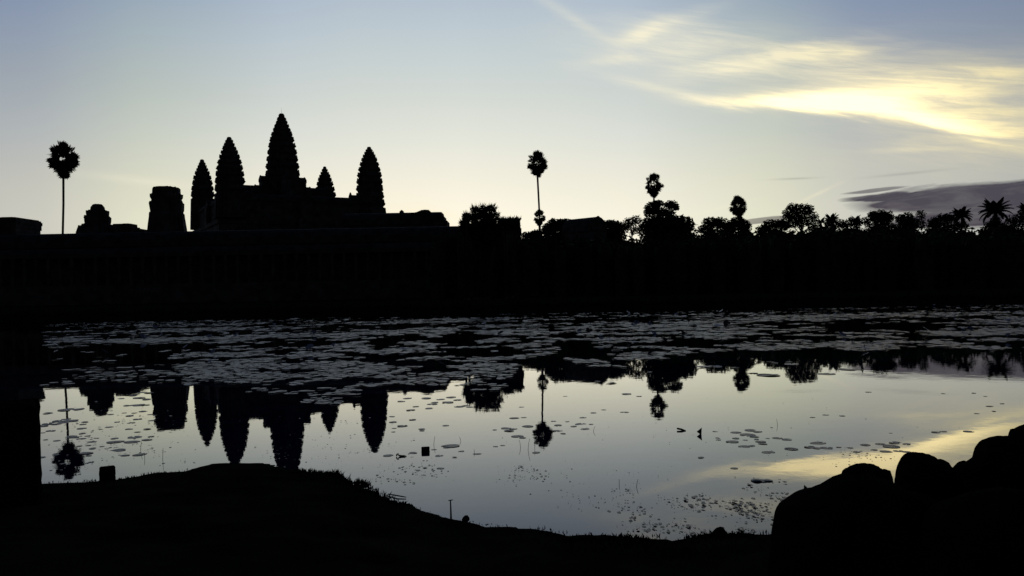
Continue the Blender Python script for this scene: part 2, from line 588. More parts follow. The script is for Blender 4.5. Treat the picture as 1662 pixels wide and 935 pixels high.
# stepped porches round the central tower
q0 = d0 / F
z1, z2, z3 = P(457, 287, d0).z, P(457, 303, d0).z, P(457, 318, d0).z
po = MB()
dirs = [(e1, abs(e1.x)), (-e1, abs(e1.x)), (e2, abs(e2.x)), (-e2, abs(e2.x))]
for e, kx in dirs:
    side = Vector((-e.y, e.x, 0))
    for L, zt, w in ((37, z1, 5.0), (44, z1 - 3.4, 4.6), (50, z2 - .8, 4.2)):
        Lm = L * q0 / max(kx, .55) - w * .3
        po.vault(Cc + Vector((0, 0, zt - 2.0)), Cc + e * Lm + Vector((0, 0, zt - 2.0)), w, 2.0)
        mid = Cc + e * (Lm / 2)
        po.box((mid.x, mid.y, 28), (Lm, w * .9, zt - 2.0 - 28), math.atan2(e.y, e.x))
        antefix(po, Cc + e * Lm + Vector((0, 0, zt - 2.2)), e, w * .8, 2.3, .5)
part(po, 'porch', STONE, temple)
# upper gallery joining the four corner towers, cross galleries, and the stepped pyramid below
zg = P(408, 316.5, pos['A'].y + 6).z
ga = MB(); gr = MB()
ks = 'ABCD'
for i in range(4):
    a, b_ = pos[ks[i]].copy(), pos[ks[(i + 1) % 4]].copy()
    a.z = b_.z = zg - 2.4
    gr.vault(a, b_, 5.2, 2.4)
    m_ = (a + b_) / 2
    ln = (b_ - a).length
    an = math.atan2(b_.y - a.y, b_.x - a.x)
    ga.box((m_.x, m_.y, 27), (ln, 4.2, zg - 2.4 - 27), an)
    # small gate pavilion half way along each side
    o = (m_ - O); o.z = 0; o.normalize()
    c2 = m_ + o * 3
    gr.vault((m_.x - o.x * 2, m_.y - o.y * 2, zg - 2.2), (c2.x, c2.y, zg - 2.2), 4.6, 2.2)
    ga.box((c2.x - o.x * 2, c2.y - o.y * 2, 27), (5, 4.2, zg - 2.2 - 27), math.atan2(o.y, o.x))
    # axial gallery to the middle tower
    gr.vault((Cc.x, Cc.y, z2 - 2.2), (Cc.x + o.x * 15.5, Cc.y + o.y * 15.5, z2 - 2.2), 4.0, 2.2)
    am = Cc + o * 7.7
    ga.box((am.x, am.y, 27), (15.5, 3.4, z2 - 2.2 - 27), math.atan2(o.y, o.x))
    # porches of the corner towers, with their little gable tips
    for e in (e1, e2):
        s_ = 1 if (Cc - pos[ks[i]]).dot(e) > 0 else -1
        pp = pos[ks[i]] + e * (s_ * 7.2); pp.z = zg - 1.2
        pb = pos[ks[i]].copy(); pb.z = zg - 1.2
        gr.vault(pb, pp, 4.6, 2.2)
        antefix(gr, pp + Vector((0, 0, -.5)), e * s_, 3.4, 3.4, .5)
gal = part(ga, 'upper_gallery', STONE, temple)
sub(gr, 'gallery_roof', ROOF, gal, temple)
te = MB()
for hz, z_a, z_b in ((HALF + 10.5, 1, 9), (HALF + 7.0, 9, 18), (HALF + 4.2, 18, 27)):
    hz = min(hz, HALF + 10.5)
    te.box((O.x, O.y, z_a), (2 * hz, 2 * hz, (z_b - z_a) * .86), THETA, .975)
    te.box((O.x, O.y, z_a + (z_b - z_a) * .86), (2 * hz * .99, 2 * hz * .99, (z_b - z_a) * .14), THETA)
part(te, 'terrace', STONE, temple)
st = MB()
for sgn, e in ((-1, e2),):
    for i in range(26):
        zz = 1 + i
        o = HALF + 15.5 - i * .44
        c = O + e * (sgn * o)
        st.box((c.x, c.y, zz), (1.0, 5, 1.02), math.atan2(e.y, e.x))
part(st, 'stairway', STONE, temple)

# second enclosure: long gallery seen to the right of the towers, with its corner block
dR = 205
def zr(px, py, d=dR): return P(px, py, d).z
a = P(560, 346, dR); b_ = P(716, 346, dR)
root = empty('gallery_building', ((a.x + b_.x) / 2, dR, 1.2), 'long flat roofed stone gallery running right from the foot of the towers', 'building')
zt = zr(640, 345.5)
g = MB(); g.box(((a.x + b_.x) / 2, dR, 1.2), (b_.x - a.x, 6, zt - 3.2 - 1.2))
part(g, 'wall', STONE, root)
g = MB()
g.vault((a.x, dR, zt - 3.2), (b_.x, dR, zt - 3.2), 7, 3.2)
antefix(g, P(652, 345.8, dR), (0, -1), 1.0, .75, .4)
part(g, 'roof', ROOF, root)
g = MB()
e = P(726.5, 350, dR); s_ = P(708, 350, dR)
ztb = zr(715, 346.5)
g.box(((e.x + s_.x) / 2, dR, 1.2), (e.x - s_.x, 8, ztb - 3.0 - 1.2))
g.box(((e.x + s_.x) / 2 - .1, dR, ztb - 3.0), (e.x - s_.x + .5, 8.3, .9))
g.box(((e.x + s_.x) / 2 - .3, dR, ztb - 2.1), (e.x - s_.x - .6, 7.5, 1.1))
g.box(((e.x + s_.x) / 2 - .5, dR, ztb - 1.0), (e.x - s_.x - 1.2, 7, 1.0), 0, .94)
part(g, 'corner_block', STONE, root)
g = MB()
pk = [(668, 345.6), (676, 344.2), (684, 340.8), (690, 340.2), (696, 340.6), (700, 345), (701, 350), (668, 350)]
f = [P(x, y, dR - 3.0) for x, y in pk]; bk = [p + Vector((0, 6, 0)) for p in f]
n = len(pk)
g.add(f + bk, [tuple(range(n)), tuple(range(2 * n - 1, n - 1, -1))] + [(i, i + n, (i + 1) % n + n, (i + 1) % n) for i in range(n)])
part(g, 'roof_pavilion', ROOF, root)

# outer gallery: the long level wall in front of everything on the left
dG = 165
zga = (P(150, 377, dG).z + P(742, 366.5, dG).z) / 2
xa, xb = P(-160, 377, dG).x, P(752, 366, dG).x
root = empty('outer_gallery', ((xa + xb) / 2, dG, 1.2), 'long low outer gallery wall with level roofline below the towers', 'building')
g = MB()
g.box(((xa + xb) / 2, dG, 1.2), (xb - xa, 11, 2.2)); g.box(((xa + xb) / 2, dG, 3.4), (xb - xa, 9, 1.6))
part(g, 'plinth', STONE, root)
g = MB()
g.box(((xa + xb) / 2, dG + 1.5, 5), (xb - xa, 4.5, zga - 3 - 5))
part(g, 'wall', STONE, root)
g = MB(); g.vault((xa, dG + 1.5, zga - 3), (xb, dG + 1.5, zga - 3), 5.5, 3.0)
g.vault((xa, dG - 1.6, zga - 5.2), (xb, dG - 1.6, zga - 5.2), 4.4, 1.9)
part(g, 'roof', ROOF, root)
g = MB()
x = xa + 1
while x < xb:
    g.box((x, dG - 3.3, 5), (.55, .55, zga - 5.2 - 5)); x += 2.3
part(g, 'colonnade', STONE, root)

# pavilion at the left edge
dP = 168
root = empty('corner_pavilion', (P(20, 350, dP).x, dP, 1.2), 'flat topped stone pavilion at the left edge behind the outer gallery', 'building')
g = MB()
l, r_ = P(-95, 350, dP + 10.7).x, P(67.5, 360, dP + 10.7).x
ztp = P(40, 350.6, dP).z
g.box(((l + r_) / 2, dP + 6, 1.2), (r_ - l - .3, 9, ztp - 1.2 - 2.2))
part(g, 'wall', STONE, root)
g = MB()
for zz, ins, h in ((ztp - 2.2, 0, 1.0), (ztp - 1.2, -.12, .7), (ztp - .5, .05, .3), (ztp - .2, .35, .2)):
    g.box(((l + r_) / 2, dP + 6, zz), (r_ - l - 2 * ins, 9.4 - 2 * ins, h))
c = P(16, 350, dP + 4); g.box((c.x, dP + 4, ztp - .05), (2.2, 2, .22)); c = P(5, 350, dP); g.box((c.x, dP + 4, ztp - .35), (3, 2, .25))
part(g, 'roof', ROOF, root)

# ruined towers on the outer gallery
def ruin(name, px, prof, d, label, cat='tower', theta=R(8), seed=5):
    r0 = random.Random(seed)
    c = P(px, prof[-1][0], d)
    root = empty(name, (c.x, d, 1.2), label, cat)
    shape = redent(theta)
    q = d / F
    rg = []
    g = MB()
    rows = list(reversed(prof))
    z_ = [P(px, py, d).z for py, _ in rows]
    rg.append([(c.x + x * rows[0][1] * q * 1.05, d + y * rows[0][1] * q * 1.05, 1.2) for x, y in shape])
    for (py, hw), z in zip(rows, z_):
        rg.append([(c.x + x * hw * q * (1 + r0.uniform(-.025, .025)), d + y * hw * q * (1 + r0.uniform(-.025, .025)), z + r0.uniform(-.1, .1)) for x, y in shape])
    g.rings(rg)
    part(g, 'tower_body', STONE, root)
    g = MB()
    for k in range(1, len(rows) - 1):
        if rows[k][1] > rows[k + 1][1] * 1.05 and z_[k] < z_[-1] - 2.2:
            for x, y in shape[::3]:
                if r0.random() < .75:
                    w = rows[k][1] * q
                    antefix(g, (c.x + x * w * .93, d + y * w * .93, z_[k] - .15), (x, y), w * .16, r0.uniform(.3, .7), .5)
    part(g, 'antefix_crown', STONE, root)
    return root, c, z_


ruin('ruined_tower', 271.5, [(304, 12), (304.6, 19.5), (307, 21), (315, 21.5), (315.8, 25), (321, 24.6), (324, 22.8), (329, 23.2), (330, 26.2), (341, 25.4), (345, 24.6), (347, 26.6), (353, 27), (362, 28), (377, 29.5)], 180,
     'squat stone tower with its top broken off flat, left of the five towers')
ruin('ruined_gatehouse', 159, [(331.6, 4), (332.6, 7.5), (336, 10), (341.5, 11), (342.3, 16.8), (344, 17.2), (351, 16.4), (353, 19.6), (360, 19.4), (364, 18.4), (366, 23.5), (369, 25.5), (370.5, 29), (378, 31)], 176,
     'small stepped stone gatehouse with domed top between the left palm and the broken tower', 'gatehouse', seed=9)
root = empty('ruined_parapet', (P(205, 370, 172).x, 172, 1.2), 'low broken stone parapet block just right of the domed gatehouse', 'ruin')
g = MB()
for x1, x2, y1, y2 in ((191, 216, 370, 380), (189, 217.5, 364.3, 371), (205, 214, 363.7, 366), (217, 222, 369, 380), (222, 234, 372.4, 380), (232, 239, 375, 381)):
    p1, p2 = P(x1, y1, 172), P(x2, y2, 172)
    g.box(((p1.x + p2.x) / 2, 172, p2.z), (p2.x - p1.x, 3.4, p1.z - p2.z), 0, .97)
c = P(212, 380, 172); g.box((c.x, 172, 1.2), (P(238, 380, 172).x - P(188, 380, 172).x, 3.6, c.z - 1.2 + .1))
part(g, 'wall', STONE, root)

# pavilion under the trees right of the fan palms, and a library roof further right
dE = 158
root = empty('end_pavilion', (P(828, 360, dE).x, dE, 1.2), 'square stone end pavilion overgrown with grass tufts right of the spiky fan palms', 'building')
g = MB()
p1, p2 = P(806, 356, dE), P(846, 356, dE)
zz = p1.z + .1
g.box(((p1.x + p2.x) / 2, dE + 2, 1.2), (p2.x - p1.x - .6, 5, zz - 3 - 1.2))
part(g, 'wall', STONE, root)
g = MB()
g.box(((p1.x + p2.x) / 2, dE + 2, zz - 3), (p2.x - p1.x, 5.4, 1.1)); g.box(((p1.x + p2.x) / 2, dE + 2, zz - 1.9), (p2.x - p1.x - .3, 5, 1.9), 0, .97)
part(g, 'roof', ROOF, root)
g = MB()
r0 = random.Random(21)
for _ in range(150):
    x = r0.uniform(p1.x, p2.x); y = dE + r0.uniform(-.4, 4.2)
    w = r0.uniform(.06, .14); h = r0.uniform(.2, .75)
    g.add([(x - w, y, zz - .1), (x + w, y, zz - .1), (x + r0.uniform(-.3, .3), y, zz + h)], [(0, 1, 2)])
tag(part(g, 'grass_tufts', GRASS, root), kind='stuff')

dL = 176
root = empty('library_building', (P(955, 360, dL).x, dL, 1.2), 'small stone library with sloping roof ridge among treetops right of the tallest palm', 'building')
A_, B_ = P(925, 357.2, dL + 4), P(971, 351.6, dL - 2)
ax = (B_ - A_); ax.z = 0
g = MB()
m_ = (A_ + B_) / 2
g.box((m_.x, m_.y, 1.2), (ax.length, 5, B_.z - 4.4), math.atan2(ax.y, ax.x))
part(g, 'wall', STONE, root)
g = MB(); g.vault((A_.x, A_.y, B_.z - 3.2), (B_.x, B_.y, B_.z - 3.2), 5.4, 3.2)
antefix(g, (B_.x, B_.y, B_.z - 3), (ax.x, ax.y), 4.5, 3.0, .6)
part(g, 'roof', ROOF, root)


# ------------------------------------------------------------------ trees
def leaf_cloud(mb, r0, lobes, n, s, flat=.5):
    """small leaf clumps through the volume of ellipsoid lobes, denser towards the outside"""
    wts = [l[3] * l[4] * l[5] for l in lobes]
    wts = [w ** .75 for w in wts]
    for _ in range(n):
        c = r0.choices(lobes, wts)[0]
        v = Vector((r0.gauss(0, 1), r0.gauss(0, 1), r0.gauss(0, 1))).normalized()
        rr = r0.random() ** .42 * r0.choice((1, 1, 1, .93, 1.07))
        bump = 1 + .2 * noise.noise(Vector((v.x * 2.3 + c[0], v.y * 2.3 + c[1], v.z * 2.3 + c[2])))
        p = Vector((c[0] + v.x * c[3] * rr * bump, c[1] + v.y * c[4] * rr * bump, c[2] + v.z * c[5] * rr * bump))
        a = Vector((r0.gauss(0, 1), r0.gauss(0, 1), r0.gauss(0, flat))).normalized()
        b2 = a.cross(Vector((r0.gauss(0, 1), r0.gauss(0, 1), r0.gauss(0, 1)))).normalized()
        k = s * r0.uniform(.55, 1.35)
        a *= k; b2 *= k * .55
        mb.add([p - a, p + b2 * .9 - a * .2, p + a, p - b2 - a * .1], [(0, 1, 2, 3)])


def tree(name, label, group, lobes_px, d, n, s=.42, base_z=1.2, trunk_r=.35, seed=1, cx=None, cat='tree', thick=.8):
    r0 = random.Random(seed)
    lobes = []
    q = d / F
    for (px, py, rx, ry) in lobes_px:
        c = P(px, py, d + r0.uniform(-1.5, 1.5))
        lobes.append((c.x, c.y, c.z, rx * q, max(rx * q * thick, 1.2), ry * q))
    if cx is None:
        cx = sum(l[0] * l[3] for l in lobes) / sum(l[3] for l in lobes)
    else:
        cx = P(cx, 380, d).x
    root = empty(name, (cx, d, base_z), label, cat, group)
    mb = MB()
    zmid = min(l[2] - l[5] * .3 for l in lobes)
    top = Vector((cx + r0.uniform(-.4, .4), d, max(base_z + 2, zmid)))
    mid = Vector((cx + r0.uniform(-.5, .5), d + .2, (base_z + top.z) / 2))
    mb.tube([(cx, d, base_z - .4), (cx, d, base_z + .6), mid, top], [trunk_r * 1.5, trunk_r, trunk_r * .75, trunk_r * .55], 8)
    for l in lobes:
        tip = Vector((l[0], l[1], l[2] + l[5] * .35))
        st = mid.lerp(top, r0.uniform(.6, 1))
        md = st.lerp(tip, .5) + Vector((r0.uniform(-.4, .4), 0, -.3))
        mb.tube([st, md, tip], [trunk_r * .45, trunk_r * .3, trunk_r * .1], 5)
        for _ in range(3):
            v = Vector((r0.gauss(0, 1), r0.gauss(0, 1), r0.gauss(0, .8))).normalized()
            t2 = Vector((l[0] + v.x * l[3] * .8, l[1] + v.y * l[4] * .8, l[2] + v.z * l[5] * .8))
            mb.tube([md.lerp(tip, .5), t2], [trunk_r * .18, .04], 4)
    part(mb, 'trunk', BARK, root, True)
    mb = MB()
    dense = n > 1000
    leaf_cloud(mb, r0, lobes, int(n * (2.3 if dense else 1.5)), s * (.78 if dense else .85))
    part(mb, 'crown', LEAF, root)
    return root


def fan_leaf(mb, r0, base, direc, petiole, rad, nseg=13, spread=R(250), droop=.0, sw=.5):
    """stiff palmate leaf: a petiole and a fan of pointed segments"""
    direc = direc.normalized()
    tip = base + direc * petiole + Vector((0, 0, -droop * petiole * .3))
    side = direc.cross(Vector((0, 0, 1)))
    if side.length < .05: side = Vector((1, 0, 0))
    side.normalize()
    nrm = side.cross(direc).normalized()
    roll = r0.uniform(-1.2, 1.2)
    side = (side * math.cos(roll) + nrm * math.sin(roll)).normalized()
    nrm = side.cross(direc).normalized()
    w = .05
    mb.add([base - side * w, base + side * w, tip + side * w * .6, tip - side * w * .6], [(0, 1, 2, 3)])
    for i in range(nseg):
        a = -spread / 2 + spread * i / (nseg - 1)
        dv = direc * math.cos(a) + side * math.sin(a)
        cup = nrm * (.28 * abs(math.sin(a)))
        L = rad * (1 - .18 * abs(a) / (spread / 2)) * r0.uniform(.86, 1.08)
        e_ = tip + (dv + cup) * L + Vector((0, 0, -droop * L * .4))
        pw = dv.cross(nrm).normalized() * (rad * sw * spread / nseg * .72)
        m_ = tip.lerp(e_, .6)
        mb.add([tip, m_ - pw, e_, m_ + pw], [(0, 1, 2, 3)])


def sugar_palm(px, ytop, ybot, hw, d, label, seed, base_z=1.2, base_px=None, trunk_r=.28, group='tall sugar palms'):
    """round headed fan palm on a long thin trunk; crown spans ytop..ybot, half width hw pixels"""
    r0 = random.Random(seed)
    q = d / F
    c0 = P(px, ybot, d)
    ztop = P(px, ytop, d).z
    bx = P(base_px, 377, d).x if base_px else c0.x
    root = empty('sugar_palm', (bx, d, base_z), label, 'palm tree', group)
    H = ztop - c0.z
    W = hw * q * 1.16
    heart = Vector((c0.x, d, c0.z + H * .5))
    mb = MB()
    pts = [(bx, d, base_z - .3), (bx, d, base_z + 1)]
    for k in (.35, .7, 1.0):
        pts.append((bx + (c0.x - bx) * k + .12 * math.sin(k * 5 + seed), d, base_z + 1 + (heart.z - H * .12 - base_z - 1) * k))
    mb.tube(pts, [trunk_r * 1.5, trunk_r, trunk_r * .82, trunk_r * .8, trunk_r * .85], 9)
    part(mb, 'trunk', BARK, root, True)
    mb = MB()
    nl = 27
    for i in range(nl):
        el = R(28 + 60 * ((i + .5) / nl)) if i % 3 else R(r0.uniform(-8, 24))
        az = i * 2.39996 + r0.uniform(-.3, .3)
        dv = Vector((math.cos(az) * math.cos(el), math.sin(az) * math.cos(el), math.sin(el)))
        reach = 1 / math.sqrt((math.cos(el) / W) ** 2 + (math.sin(el) / (H * .5)) ** 2)
        rad = min(W, H * .5) * .47 * r0.uniform(.75, 1.15)
        if i % 4 == 1: reach *= r0.uniform(.7, .85)
        fan_leaf(mb, r0, heart, dv, max(reach * r0.uniform(.92, 1.06) - rad, .3), rad, 13, R(240), .15)
    part(mb, 'crown', FROND, root)
    # skirt of old hanging leaves narrowing to the trunk
    mb = MB()
    rad = min(W, H * .5) * .34
    for i in range(150):
        az = r0.uniform(0, 6.28)
        v = r0.random() ** .8                    # 0 at the trunk, 1 at the widest level
        lim = W * (.14 + .84 * v ** .68)
        k = r0.random() ** .5
        p = Vector((c0.x + math.cos(az) * (lim - rad * .6) * k, d + math.sin(az) * (lim - rad * .6) * k, c0.z + H * .43 * v + rad * .25))
        fan_leaf(mb, r0, p, Vector((math.cos(az), math.sin(az), r0.uniform(-1.0, .1))), .1, rad * r0.uniform(.7, 1.1), 9, R(210), .25)
    part(mb, 'dead_leaf_skirt', FROND, root)
    return root


def coco_palm(px, ytop, hw, ycen, d, label, seed, base_z=1.2, nf=28, group='coconut palms'):
    """feather palm with arching fronds"""
    r0 = random.Random(seed)
    q = d / F
    c = P(px, ycen, d)
    root = empty('coconut_palm', (c.x, d, base_z), label, 'palm tree', group)
    mb = MB()
    mb.tube([(c.x, d, base_z - .3), (c.x + .2, d, base_z + (c.z - base_z) * .5), (c.x, d, c.z)], [.3, .2, .17], 8)
    part(mb, 'trunk', BARK, root, True)
    mb = MB()
    W = hw * q
    Ht = P(px, ytop, d).z - c.z
    for i in range(nf):
        az = i * 2.39996 + r0.uniform(-.25, .25)
        u = (i + .5) / nf
        el0 = R(86 - 72 * u)
        L = max(W * 1.15, Ht * 1.02)
        pts = []
        p = Vector(c)
        el = el0
        for k in range(11):
            pts.append(p.copy())
            p = p + Vector((math.cos(az) * math.cos(el), math.sin(az) * math.cos(el), math.sin(el))) * (L / 10)
            el -= R(3 + 8 * u + 3 * r0.random())
        mb.tube(pts, [.06 - .004 * k for k in range(11)], 4)
        for k in range(1, 11):
            dirv = (pts[k] - pts[k - 1]).normalized()
            sd_ = dirv.cross(Vector((0, 0, 1))).normalized()
            for j in range(3):
                o = pts[k - 1].lerp(pts[k], (j + .5) / 3)
                ll = L * .27 * math.sin(math.pi * (.12 + .82 * (k - .5 + j / 3) / 10.5)) * r0.uniform(.85, 1.1)
                for sg in (-1, 1):
                    e_ = o + (sd_ * sg * .8 + dirv * .55 + Vector((0, 0, -.45))).normalized() * ll
                    wv_ = dirv * .3
                    mb.add([o - wv_, o + wv_, e_ + wv_ * .2], [(0, 1, 2)])
    part(mb, 'crown', FROND, root)
    return root


sugar_palm(103.5, 226, 287, 23, 178, 'tall thin sugar palm standing alone behind the wall at the far left', 11, base_px=98)
sugar_palm(872.5, 241, 286, 17, 214, 'tallest slender sugar palm in the middle of the skyline', 12, base_px=878, trunk_r=.3)
sugar_palm(876, 338, 366, 9.5, 200, 'short small headed sugar palm directly beneath the tallest middle palm', 13)
sugar_palm(1061.5, 278, 320, 14.5, 238, 'sugar palm with its round head rising out of a broad leafy tree', 14, base_px=1062)
sugar_palm(1198.5, 315, 352, 14, 262, 'stocky sugar palm head just above the bushes right of the broad tree', 15)

# spiky fan palm clump right of the gallery
def fan_clump(name, label, heads, d, seed):
    r0 = random.Random(seed)
    q = d / F
    c = P(heads[0][0], 380, d)
    root = empty(name, (c.x, d, 1.1), label, 'palm tree')
    tr, cr = MB(), MB()
    for (px, py, rx, ry, n) in heads:
        h = P(px, py, d + r0.uniform(-1, 1))
        tr.tube([(c.x + (h.x - c.x) * .5, d, .8), (h.x, h.y, h.z - .2)], [.25, .16], 7)
        for i in range(n):
            v = Vector((r0.gauss(0, 1), r0.gauss(0, 1), r0.gauss(.35, .8))).normalized()
            reach = 1 / math.sqrt((math.hypot(v.x, v.y) / (rx * q)) ** 2 + (v.z / (ry * q)) ** 2)
            rad = min(1.0, reach * .55)
            fan_leaf(cr, r0, h, v, max(reach - rad, .15), rad, 15, R(200), .05, .26)
        for i in range(n):
            # stiff young spears standing out of the crown
            v = Vector((r0.gauss(0, .8), r0.gauss(0, .8), abs(r0.gauss(.9, .5)))).normalized()
            reach = 1 / math.sqrt((math.hypot(v.x, v.y) / (rx * q)) ** 2 + (v.z / (ry * q)) ** 2)
            p0 = h + v * reach * .7
            dv = (v + Vector((r0.gauss(0, .2), r0.gauss(0, .2), .3))).normalized()
            sd_ = dv.cross(Vector((.2, 1, .1))).normalized() * r0.uniform(.03, .07)
            e_ = p0 + dv * (reach * .3 + r0.uniform(.05, .5))
            cr.add([p0 - sd_, p0 + sd_, e_], [(0, 1, 2)])
    lobes = []
    for (px, py, rx, ry, n) in heads:
        h = P(px, py, d)
        lobes.append((h.x, h.y, h.z, rx * q * .8, rx * q * .6, ry * q * .8))
    leaf_cloud(cr, r0, lobes, 240 * len(heads), .26)
    part(tr, 'trunk', BARK, root, True)
    part(cr, 'crown', FROND, root)
    return root


fan_clump('fan_palm', 'large dense clump of fan palms with spiky top right of the stone gallery',
          [(771, 344, 10, 12, 34), (784, 343, 11, 12, 34), (798, 342, 11, 12, 34), (805, 352, 9, 10, 24), (766, 356, 12, 10, 30), (785, 358, 22, 16, 60), (795, 368, 24, 14, 60), (775, 374, 24, 14, 50), (800, 380, 22, 14, 40), (785, 392, 30, 18, 50)], 122, 31)
fan_clump('fan_palm', 'small low fan palm at the left foot of the spiky palm clump',
          [(757, 353, 9, 9, 36), (752, 362, 8, 7, 30), (757, 370, 14, 10, 40)], 120, 32)
fan_clump('fan_palm', 'low fan palm bush hiding the foot of the square end pavilion', [(820, 366, 14, 12, 40), (836, 368, 10, 11, 30)], 126, 33)

gT = 'broadleaf trees along the treeline'
tree('broadleaf_tree', 'small uneven tree with lobed crown around the trunk of the middle sugar palm', gT,
     [(1060, 338, 14, 11), (1068, 330, 9, 6), (1088, 333, 13, 7), (1097, 337, 6, 5), (1052, 345, 8, 7), (1078, 345, 18, 7)], 226, 1700, .4, seed=41, cx=1072)
tree('broadleaf_tree', 'large dark dome shaped tree below the middle sugar palm', gT,
     [(1085, 372, 44, 23), (1075, 362, 32, 16), (1105, 364, 22, 14), (1050, 372, 16, 18), (1090, 395, 55, 22)], 205, 5200, .5, seed=42)
tree('broadleaf_tree', 'sparse see through tree left of the dark dome tree', gT,
     [(1022, 362, 12, 10), (1033, 357, 9, 8), (1015, 370, 9, 9), (1030, 374, 10, 8)], 214, 780, .34, seed=43, trunk_r=.16)
tree('broadleaf_tree', 'low hedge like tree immediately right of the tallest palm', gT,
     [(902, 366, 17, 11), (918, 365, 18, 10), (890, 372, 10, 10), (910, 384, 28, 14)], 186, 2200, .4, seed=44)
tree('broadleaf_tree', 'flat topped dark tree right of the library roof', gT,
     [(990, 366, 16, 9), (975, 370, 16, 12), (1003, 370, 12, 11), (990, 384, 28, 14)], 184, 2100, .4, seed=45)
tree('broadleaf_tree', 'bushy tree with a flat top left of the stocky sugar palm', gT,
     [(1152, 362, 14, 10), (1168, 362, 14, 10), (1180, 370, 14, 10), (1145, 372, 14, 8), (1165, 384, 30, 14)], 236, 2600, .42, seed=46)
tree('broadleaf_tree', 'rounded tree carrying the stocky sugar palm head above it', gT,
     [(1198, 362, 15, 11), (1210, 368, 11, 9), (1188, 368, 12, 9), (1202, 384, 22, 12)], 232, 2200, .4, seed=47)
tree('broadleaf_tree', 'domed open crowned tree with sky showing through right of the stocky palm', gT,
     [(1297, 345, 26, 14), (1288, 338, 14, 9), (1308, 340, 14, 9), (1277, 350, 10, 11), (1322, 352, 8, 9), (1298, 355, 22, 8), (1292, 364, 24, 7), (1318, 362, 12, 8)], 240, 2300, .38, seed=48, cx=1299)
tree('broadleaf_tree', 'low spreading bush tree sloping up to the domed tree', gT,
     [(1255, 366, 20, 10), (1240, 374, 14, 9), (1272, 364, 12, 10), (1255, 386, 34, 14)], 228, 2200, .42, seed=49)
tree('broadleaf_tree', 'uneven low trees clump between domed tree and coconut palms', gT,
     [(1325, 372, 14, 7), (1350, 366, 12, 8), (1365, 364, 9, 7), (1340, 384, 34, 14)], 246, 2000, .42, seed=50)
tree('broadleaf_tree', 'small twin topped tree left of the round topped dark tree', gT,
     [(1381, 360, 8, 8), (1392, 362, 7, 9), (1372, 366, 7, 7), (1385, 384, 20, 16)], 250, 1300, .4, seed=51)
tree('broadleaf_tree', 'round topped dark tree below the purple cloud', gT,
     [(1428, 353, 17, 12), (1418, 350, 10, 8), (1440, 353, 12, 10), (1406, 360, 8, 8), (1430, 374, 28, 16)], 244, 2800, .42, seed=52)
tree('broadleaf_tree', 'square shouldered tree right of the round topped dark tree', gT,
     [(1473, 354, 10, 10), (1462, 356, 9, 9), (1478, 364, 14, 12), (1468, 376, 22, 14)], 248, 2000, .42, seed=53)
tree('broadleaf_tree', 'thin feathery tree with open twigs left of the small coconut palm', gT,
     [(1495, 348, 9, 7), (1493, 358, 10, 8), (1498, 366, 8, 6)], 252, 420, .34, seed=54, trunk_r=.15)
tree('broadleaf_tree', 'spreading dark tree at the left of the small coconut palm', gT,
     [(1527, 356, 12, 9), (1540, 354, 10, 8), (1515, 362, 10, 9), (1530, 374, 28, 14), (1560, 367, 13, 9)], 250, 2200, .42, seed=55)
tree('broadleaf_tree', 'low dark tree at the right edge beside the big coconut palm', gT,
     [(1645, 360, 14, 12), (1660, 354, 12, 12), (1680, 356, 16, 14), (1625, 374, 22, 8), (1655, 380, 34, 16)], 246, 2600, .42, seed=56)
tree('broadleaf_tree', 'small shrub top filling the gap left of the short palm', gT,
     [(858, 381, 14, 5), (870, 378, 8, 6), (884, 377, 8, 7), (865, 390, 24, 8)], 196, 1300, .34, seed=57)
tree('broadleaf_tree', 'dense bush under the big coconut palm crown', gT,
     [(1612, 368, 16, 11), (1600, 378, 12, 6), (1625, 370, 12, 9), (1616, 358, 9, 8)], 256, 1500, .4, seed=58)
coco_palm(1615, 317, 25, 346, 262, 'largest coconut palm with star shaped fronds near the right edge', 61)
coco_palm(1560, 338, 18, 353, 258, 'smaller coconut palm left of the largest coconut palm', 62)
coco_palm(1350, 344, 12, 360, 254, 'little coconut palm poking up right of the domed tree', 63)
coco_palm(1333, 350, 8, 362, 262, 'tiny palm tuft against the domed tree', 66, nf=12)
coco_palm(1390, 347, 10, 360, 262, 'little coconut palm left of the round topped dark tree', 64, nf=13)
coco_palm(1668, 325, 16, 344, 260, 'coconut palm half cut by the right edge', 65)

# dense undergrowth below the treetops
r0 = random.Random(77)
mb = MB()
lobes = []
UX = [700, 725, 750, 806, 852, 880, 1000, 1035, 1120, 1150, 1215, 1228, 1245, 1340, 1400, 1500, 1575, 1590, 1605, 1662, 1960]
UY = [376, 374, 371, 373, 384, 383, 385, 387, 381, 381, 378, 380, 375, 371, 372, 373, 373, 375, 373, 374, 368]
for x in range(712, 1960, 12):
    for dd, dy in ((150, 14), (172, 5), (200, 1)):
        if x < 745 and dd > 155: continue
        h = noise.noise(Vector((x * .03, dd, 0))) * 4
        py = float(np.interp(x, UX, UY)) + dy * .6 + h + r0.uniform(-2, 2)
        c = P(x + r0.uniform(-5, 5), py, dd + r0.uniform(-5, 5))
        hh = c.z - 1.0
        lobes.append((c.x, c.y, 1.0 + hh * .5, r0.uniform(10, 15) * dd / F, 2.2, hh * .57))
leaf_cloud(mb, r0, lobes, 60000, .55)
